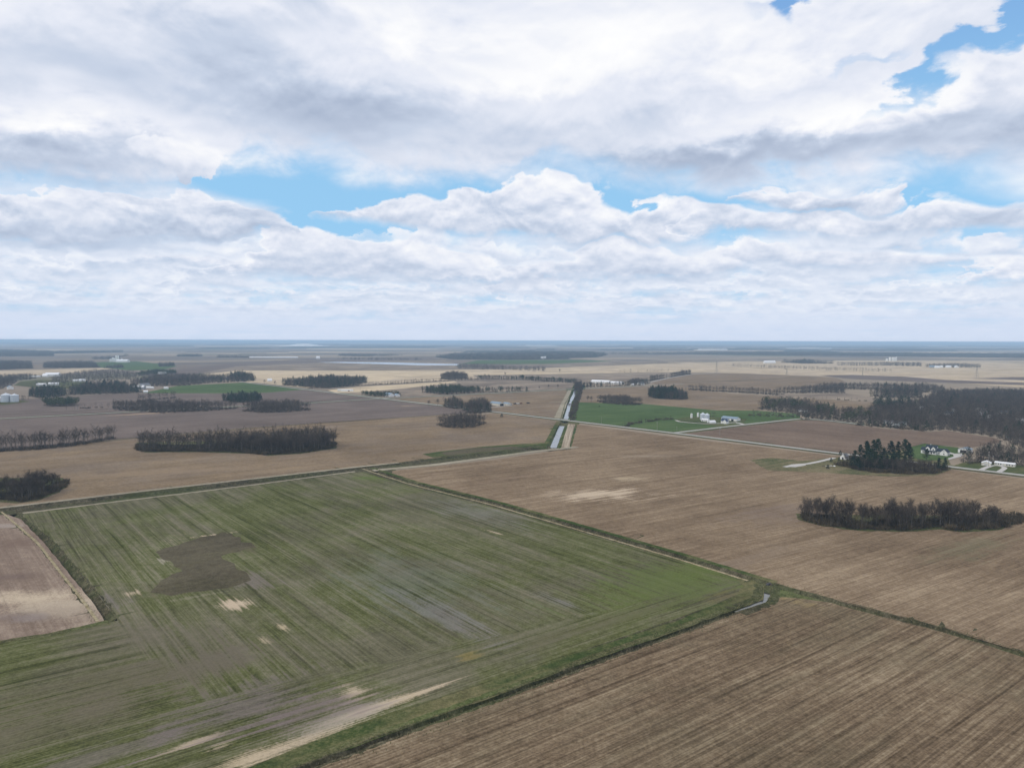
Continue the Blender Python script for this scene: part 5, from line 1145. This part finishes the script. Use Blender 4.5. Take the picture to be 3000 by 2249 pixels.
# crossroads farmyard
gable('open_barn', 'pale barn with a dark open front in the small farmyard', 'barn', 1456, 1187, 30, 13, 4.0, 2.6, R(128), M_cream, M_roofb, doors=[('x-', 0, 8, 4.0, M_dark)])
gable('shed', 'low shed with pale gable right of the open barn', 'shed', 1486, 1186, 18, 10, 2.8, 2.0, R(128), M_cream, M_roofb, doors=[('x-', -2, 2.5, 2.2, M_grey)])
def wagon(label, px, py, L, rot, mat, h=1.5):
    x, y = g(px, py); e = empty('farm_wagon', (x, y, .05), rot, label, 'wagon', 'implements parked in the farmyard')
    Gb = Geo(); Gb.box((0, 0, .9), (L, 2.3, h), 0, 0, 1.08); part('wagon_box', Gb, mat, e)
    Gt = Geo(); Gt.box((L / 2 + 1, 0, .7), (2, .15, .15)); part('drawbar', Gt, M_rust, e)
    for sx in (-1, 1):
        for sy in (-1, 1):
            Gw = Geo(); Gw.prism([Vector((math.cos(k * .785) * .55, 0, math.sin(k * .785) * .55)) for k in range(8)], Vector((0, -.15, 0)), Vector((0, .15, 0)))
            part('wheel', Gw, M_tyre, e, (sx * L * .32, sy * 1.2, .55))
wagon('dark farm wagon nearest the sheds in the row of implements', 1509, 1184, 6, R(36), M_paintb)
wagon('light topped farm wagon in the middle of the implement row', 1517, 1184, 6, R(20), M_silo, 1.1)
wagon('rusty wagon at the right of the implement row', 1525, 1183, 6, R(36), M_rust, 1.2)
wagon('dark wagon standing alone beyond the implement row', 1547, 1182, 5.5, R(20), M_paintb)
# white sheds and houses farther off
gable('long_barn', 'left of two long white sheds behind the canal wood', 'barn', 1761, 1122, 58, 17, 5, 3.5, ANG_B + R(12), M_white, M_roofw, doors=[('x+', 0, 9, 5, M_dark)])
gable('long_barn', 'right and shorter of two long white sheds behind the canal wood', 'barn', 1808, 1125, 38, 14, 4.5, 3, ANG_B + R(12), M_white, M_roofw, doors=[('x+', 0, 8, 4.5, M_dark)])
gable('house', 'small white house under dark trees on the far road', 'house', 1877, 1127, 17, 11, 4, 4, ANG_A, M_white, M_roofg, windows=[('y-', -4, 1, 1.4, 1.6), ('y-', 4, 1, 1.4, 1.6)])
gable('shed', 'tiny white shed left of the far road house', 'shed', 1853, 1129, 7, 6, 3, 2, ANG_A, M_white, M_roofw)
hx = gable('house', 'grey and white house beside the crossroads', 'house', 1140, 1161, 22, 12, 4, 4, ANG_B, M_white, M_roofb, doors=[('y-', 0, 1.4, 2.4, M_dark)], windows=[('y-', u, 1.2, 1.6, 1.6) for u in (-8, -4, 4, 8)])
gable('garage', 'white garage right of the crossroads house', 'garage', 1163, 1161, 11, 9, 3.4, 2.4, ANG_B, M_white, M_roofb, doors=[('y-', 0, 5, 2.6, M_gdoor)])
gable('low_shed', 'small cream shed at the left of the straw strip', 'shed', 999, 1146, 15, 7, 3.5, 1.0, R(0), M_cream, M_roofw)
gable('low_shed', 'long white shed at the right of the straw strip', 'shed', 1017, 1146, 28, 8, 3.6, 1.0, R(0), M_white, M_roofw, doors=[('y-', 5, 3, 2.6, M_rust)])
gable('house', 'white gabled house by the long road at centre left', 'house', 790, 1117, 12, 10, 4, 4, R(30), M_white, M_roofw)
gable('long_house', 'long white ranch house at the edge of the great bare wood', 'house', 2622, 1242, 30, 7, 3.0, 1.6, ANG_B + R(15), M_white, M_roofg, doors=[('y-', -3, 1.1, 2.1, M_dark)], windows=[('y-', u, 1.0, 1.6, 1.2) for u in (-13, -10, -7, 1, 5, 9, 12)])
gable('shed', 'small white shed among evergreens below the long ranch house', 'shed', 2624, 1250, 10, 6, 2.8, 1.6, R(35), M_white, M_roofw, doors=[('x-', 0, 2.5, 2, M_dark)])
gable('house', 'white house half hidden at the bend of the side road', 'house', 2353, 1207, 13, 8, 3.4, 2.4, ANG_B, M_white, M_roofg, windows=[('y-', 3, 1, 1.4, 1.2)])
for (px, py, L, rot, lb, w_, r_) in [(2702, 1196, 12, .3, 'pale roofed house deep in the great bare wood, leftmost of the cluster', M_white, M_roofw), (2725, 1188, 16, -.3, 'wide pale house in the middle of the great bare wood', M_cream, M_roofg),
        (2778, 1212, 15, -.6, 'white gabled house seen through branches in the great bare wood', M_white, M_roofb), (2790, 1203, 9, .9, 'narrow white house behind the gabled one in the wood', M_white, M_roofw),
        (2872, 1202, 14, 0.1, 'long pale roof in the right of the great bare wood', M_cream, M_roofw), (2880, 1212, 12, -.2, 'low white shed below the long pale roof in the wood', M_white, M_roofw), (2897, 1222, 8, .2, 'small white outbuilding in a clearing of the great bare wood', M_white, M_roofw),
        (2938, 1210, 13, 0., 'green white house behind evergreens in the great bare wood', M_cream, M_roofb), (2990, 1233, 14, -.1, 'grey roofed house at the right edge of the great bare wood', M_grey, M_roofw)]:
    x, y = g(px, py, 3); gable('house', lb, 'house', 0, 0, L, 8, 4.2, 2.6, rot, w_, r_, xy=(x, y))
# left side
grain_bin('grain_bin', 'larger of the two steel grain bins at the left edge', 18, 1177, 17, 13.5, M_steel, None, .22)
grain_bin('grain_bin', 'smaller right hand steel grain bin at the left edge', 43, 1177, 14, 13, M_steel, None, .2)
grain_bin('grain_bin', 'white bin cut off by the left edge of the scene', -4, 1177, 12, 8.5, M_silo, None, .2)
gable('house', 'blue grey house with white gable at the left field edge', 'house', 30, 1140, 18, 12, 5, 4, ANG_B, M_white, M_roofb)
gable('barn', 'big white roofed barn in the far left farm', 'barn', 155, 1102, 42, 22, 6, 6, ANG_A - R(30), M_white, M_roofw, far=True)
gable('barn', 'lower white barn left of the big far left one', 'barn', 141, 1102, 28, 18, 5, 4, ANG_A - R(30), M_white, M_roofw, far=True)
gable('shed', 'small white shed left of the far left barns', 'shed', 133, 1104, 14, 10, 4, 3, 0, M_white, M_roofw, far=True)
gable('fence_shed', 'very low white shed row at the end of the far left farm', 'shed', 103, 1104, 36, 8, 3, 1, R(-8), M_white, M_roofw, far=True)
gable('house', 'white roofed house at the right end of the left dark wood', 'house', 405, 1140, 30, 16, 5, 4.5, R(4), M_grey, M_roofw, doors=[('x+', 0, 3, 3, M_dark)])
gable('shed', 'little white shed on the lawn beside the left dark wood', 'shed', 427, 1150, 9, 7, 3, 2, R(30), M_white, M_roofw)
gable('barn', 'rounded grey barn on the green yard at left', 'barn', 422, 1134, 26, 16, 5, 5, R(60), M_cream, M_roofg)
gable('shed', 'low white shed in the green yard at left', 'shed', 430, 1138, 12, 7, 3, 1.5, 0, M_white, M_roofw)
gable('shed', 'second low white shed in the green yard at left', 'shed', 442, 1138, 13, 7, 3, 1.5, 0, M_white, M_roofw)
gable('shed', 'white shed at the right end of the green yard', 'shed', 487, 1139, 9, 7, 3, 1.5, 0, M_white, M_roofw)
for k, (px, py, L) in enumerate([(122, 1130, 22), (149, 1128, 10), (157, 1128, 9), (166, 1128, 9), (225, 1118, 20), (240, 1117, 16)]):
    gable('house', ['white house left of the trio above the dark evergreens', 'first of three little white houses above the evergreens', 'middle one of three little white houses above the evergreens', 'third of three little white houses above the evergreens', 'pale house among bare trees left of centre', 'pale shed beside the house among bare trees'][k], 'house', px, py, L, 9, 4, 3, 0.2 * k, M_white, M_roofw, far=True)
gable('house', 'white roofed house behind the olive evergreens', 'house', 475, 1096, 26, 12, 5, 4, 0, M_white, M_roofw, far=True)
# far grain elevator, upper left
for k, (px, d_, h_) in enumerate([(324, 15, 20), (331, 18, 28), (336, 18, 24), (341, 14, 46), (346, 14, 46), (357, 10, 24)]):
    grain_bin('grain_bin', ['leftmost low bin of the far grain elevator', 'second bin of the far grain elevator', 'third round bin of the far grain elevator', 'left tall silo of the far grain elevator', 'right tall silo of the far grain elevator', 'thin bin at the right of the far grain elevator'][k], px, 1060, d_ * .7, h_ * .72, M_silo, 'far grain elevator at upper left', .25)
gable('barn', 'bright low barn at the foot of the far grain elevator', 'barn', 360, 1061, 60, 30, 8, 7, 0, M_white, M_roofw, far=True)
gable('long_barn', 'very long thin white barn far away at centre left', 'barn', 802, 1048, 330, 18, 5, 3, R(-1), M_white, M_roofw, far=True)
gable('house', 'tiny white house alone on the far dark field', 'house', 932, 1051, 22, 14, 9, 8, 0, M_white, M_roofw, far=True)
gable('house', 'white houses dot in front of the big distant wood, left', 'house', 1588, 1052, 18, 12, 9, 7, 0, M_white, M_roofw, far=True)
gable('house', 'white houses dot in front of the big distant wood, right', 'house', 1596, 1052, 16, 12, 11, 7, 0, M_white, M_roofw, far=True)
# far right elevator and farm
for k, (px, d_, h_) in enumerate([(2598, 22, 28), (2607, 26, 46), (2615, 26, 44), (2620, 24, 44), (2625, 18, 50)]):
    grain_bin('grain_bin', ['lowest left bin of the far right elevator', 'second tall white bin of the far right elevator', 'middle white bin of the far right elevator', 'fourth white bin of the far right elevator', 'tallest right hand tower of the far right elevator'][k], px, 1057.5, d_ * .5, h_ * .5, M_silo, 'far right grain elevator', .12)
for k, (px, py, L, c_) in enumerate([(2732, 1077, 46, 1), (2746, 1078, 34, 0), (2758, 1077, 14, 0), (2778, 1077, 34, 0), (2802, 1077, 26, 0)]):
    gable('barn', ['blue grey barn at the left of the far right farmstead', 'low white barn second in the far right farmstead', 'small white house in the far right farmstead', 'white roofed barn in the middle of the far right farmstead', 'white gabled barn at the right of the far right farmstead'][k], 'barn', px, py, L * .6, 14, 5, 5, R(-5) if k != 4 else R(80), M_white if not c_ else M_grey, M_roofw if not c_ else M_roofb, far=True)
gable('barn', 'white barn left of the dark distant wood at right', 'barn', 2254, 1064, 60, 20, 8, 6, 0, M_white, M_roofw, far=True)
gable('warehouse', 'bright flat building on the far right horizon', 'building', 2088, 1025.5, 380, 80, 12, 4, 0, M_white, M_roofw, far=True)
gable('warehouse', 'thin white building far off above the right forest band', 'building', 2370, 1021.5, 700, 150, 9, 3, 0, M_white, M_roofw, far=True)
gable('warehouse', 'white building on the horizon at centre', 'building', 1585, 1013.5, 700, 200, 14, 5, 0, M_white, M_roofw, far=True)
# pale spoil mound on the horizon
def mound():
    x, y = g(884, 1013); Gq = Geo(); nx, ny = 26, 8; L, D_ = 900, 1400
    for j in range(ny + 1):
        for i in range(nx + 1):
            u, v = i / nx * 2 - 1, j / ny * 2 - 1
            hh = max(0, 1 - abs(u) ** 2.2) * max(0, 1 - v * v) * (38 + 12 * math.sin(u * 5 + 1) - 20 * (u < -.3)) + random.uniform(-2, 2)
            Gq.v.append(Vector((x + u * L / 2, y + v * D_ / 2, hh if abs(u) < 1 and abs(v) < 1 else -1)))
    for j in range(ny):
        for i in range(nx): q = j * (nx + 1) + i; Gq.f.append((q, q + 1, q + nx + 2, q + nx + 1)); Gq.m.append(0)
    o = link('spoil_mound', Gq.mesh('spoil_mound', [plain('white_spoil', (.82, .80, .76), .9, .1, .02)])); tag(o, 'pale quarry mound catching the eye on the horizon', None, None, 'structure')
mound()

# ---- poles and pylons
def pole(label, px, py, h, arm=True):
    x, y = g(px, py); e = empty('utility_pole', (x, y, 0), ANG_B + R(90), label, 'utility pole', 'wooden poles along the roads')
    Gp = Geo(); Gp.tube([Vector((0, 0, -.3)), Vector((0, 0, h))], [.22, .15], 6); part('post', Gp, M_polew, e)
    if arm:
        Ga = Geo(); Ga.box((0, 0, h - 1.0), (2.6, .16, .16)); part('crossarm', Ga, M_polew, e)
        for u in (-1.1, 0.5, 1.1): Gi = Geo(); Gi.box((u, 0, h - .84), (.14, .14, .3)); part('insulator', Gi, M_white, e)
M_polew = plain('pale_pole_wood', (.30, .28, .25), .9, .15)
pole('tall wooden pole in front of the small cream shed', 2896, 1367, 15)
pole('shorter pole beside the small cream shed', 2909, 1358, 8)
pole('wooden pole standing in the green pasture by the long road', 1925, 1262, 12)
pole('short pole near the fork of long road and side road', 1983, 1262, 6, False)
pole('pole across the side road from the bins farm', 2109, 1275, 10)
pole('pole at the foot of the wood with evergreen tops', 919, 1143, 14)
pole('pole on the straw strip near the crossroads', 1056, 1148, 12)
pole('pole in the pasture near its left clump', 1762, 1240, 10, False)
pole('pole by the side road wood edge', 2488, 1238, 8)
pole('pole in front of the crossroads wood', 866, 1136, 12)
pole('pole beside the wood round the hidden farmhouse', 1386, 1192, 11)
def pylon(label, px, py, h):
    x, y = g(px, py); e = empty('pylon', (x, y, 0), R(20), label, 'pylon', 'lattice pylons on the straw field')
    Gp = Geo(); b = h * .10
    legs = [(sx * b, sy * b) for sx in (-1, 1) for sy in (-1, 1)]
    for lx, ly in legs: Gp.tube([Vector((lx, ly, -.3)), Vector((lx * .3, ly * .3, h * .6)), Vector((lx * .12, ly * .12, h))], [.2, .16, .12], 4)
    part('lattice_legs', Gp, M_steelp, e)
    Gx = Geo()
    for k in range(8):
        z0, z1 = h * k / 9, h * (k + 1) / 9; f = lambda z: (1 - .7 * min(z / (h * .6), 1)) * b
        for sx, sy, tx, ty in ((-1, -1, 1, -1), (1, -1, 1, 1), (1, 1, -1, 1), (-1, 1, -1, -1)):
            Gx.tube([Vector((sx * f(z0), sy * f(z0), z0)), Vector((tx * f(z1), ty * f(z1), z1))], [.08, .08], 3)
    part('bracing', Gx, M_steelp, e)
    for z_, w_ in ((h * .68, h * .17), (h * .82, h * .22), (h * .95, h * .15)):
        Ga = Geo(); Ga.tube([Vector((-w_, 0, z_)), Vector((w_, 0, z_))], [.16, .16], 4); part('crossarm', Ga, M_steelp, e)
M_steelp = plain('pylon_steel', (.16, .17, .18), .6, .1)
pylon('tall thin pylon at the left end of the big straw field', 2099, 1094, 46)
pylon('pylon in the middle of the big straw field', 2527, 1100, 18)
pylon('tall pylon at the right of the big straw field', 2861, 1107, 44)
pylon('thin distant pylon behind the long pale tree row', 2305, 1098, 30)

# ---- road bridge over the canal
bx, by = g(1652, 1230.2); br = empty('road_bridge', (bx, by, 0), ANG_B, 'small concrete bridge carrying the long road over the canal', 'bridge')
Gq = Geo(); Gq.box((0, 0, -.75), (20, 8.6, .8)); part('deck', Gq, M_conc, br)
for s_ in (-1, 1):
    Gq = Geo(); Gq.box((0, s_ * 4.2, .05), (20, .3, .5)); part('parapet', Gq, M_conc, br)
    Gq = Geo(); Gq.box((s_ * 6.5, 0, -4.2), (1.0, 8.4, 3.5)); part('abutment', Gq, M_conc, br)
Gq = Geo()
for k in range(9): Gq.box((-8 + k * 2, -4.2, .55), (.12, .12, .55))
Gq.box((0, -4.2, 1.05), (17, .1, .12)); part('guard_rail', Gq, M_steel, br)
cx_, cy_ = g(1667, 1182); cu = empty('farm_crossing', (cx_, cy_, 0), R(-6), 'dark low crossing over the canal beyond the bridge', 'bridge')
Gq = Geo(); Gq.box((0, 0, -1.2), (15, 4, 1.2)); part('deck', Gq, M_wood, cu)
Gq = Geo(); Gq.box((0, 0, -3.4), (3, 3.6, 2.2)); part('pier', Gq, M_conc, cu)
# culvert at the head of the creek
qx, qy = g(2250, 1710); cv = empty('culvert', (qx, qy, -.55), R(-42), 'dark culvert mouth where the ditch feeds the creek pool', 'culvert')
Gq = Geo(); Gq.prism([Vector((math.cos(k * .785) * .8, 0, math.sin(k * .785) * .8)) for k in range(8)], Vector((0, -2.5, 0)), Vector((0, 2.5, 0))); part('pipe', Gq, M_paintb, cv)
Gq = Geo(); Gq.box((0, 1.2, -.9), (3.0, .3, 1.6)); part('headwall', Gq, M_wood, cv)
# junk heap beside the grove
jx, jy = g(2430, 1366); jk = empty('junk_heap', (jx, jy, 0.1), .2, 'heap of pale scrap boards beside the gravel track', 'scrap heap')
for k in range(14):
    Gq = Geo(); Gq.box((random.uniform(-6, 6), random.uniform(-2, 2), random.uniform(0, .5)), (random.uniform(1.5, 4), random.uniform(.3, 1), random.uniform(.1, .4)), random.uniform(0, 3)); part('board', Gq, random.choice((M_conc, M_wood, M_silo)), jk)

# ------------------------------------------------------------------ air
def haze():
    Gh = Geo(); Gh.box((0, 16000, -8), (200000, 100000, 8 + H + 3))
    m_ = bpy.data.materials.new('haze_air'); m_.use_nodes = True; T = NT(m_.node_tree); T.n.clear()
    v = T.node('ShaderNodeVolumePrincipled', {'Color': (.52, .75, 1.0, 1), 'Density': HAZE, 'Anisotropy': 0.0})
    out = T.node('ShaderNodeOutputMaterial'); T.l.new(v.outputs[0], out.inputs['Volume'])
    tag(link('haze', Gh.mesh('haze', [m_])), 'thin blue air haze over the whole plain', None, None, 'stuff')
HAZE = 8.5e-5
haze()
sc.cycles.volume_bounces = 1
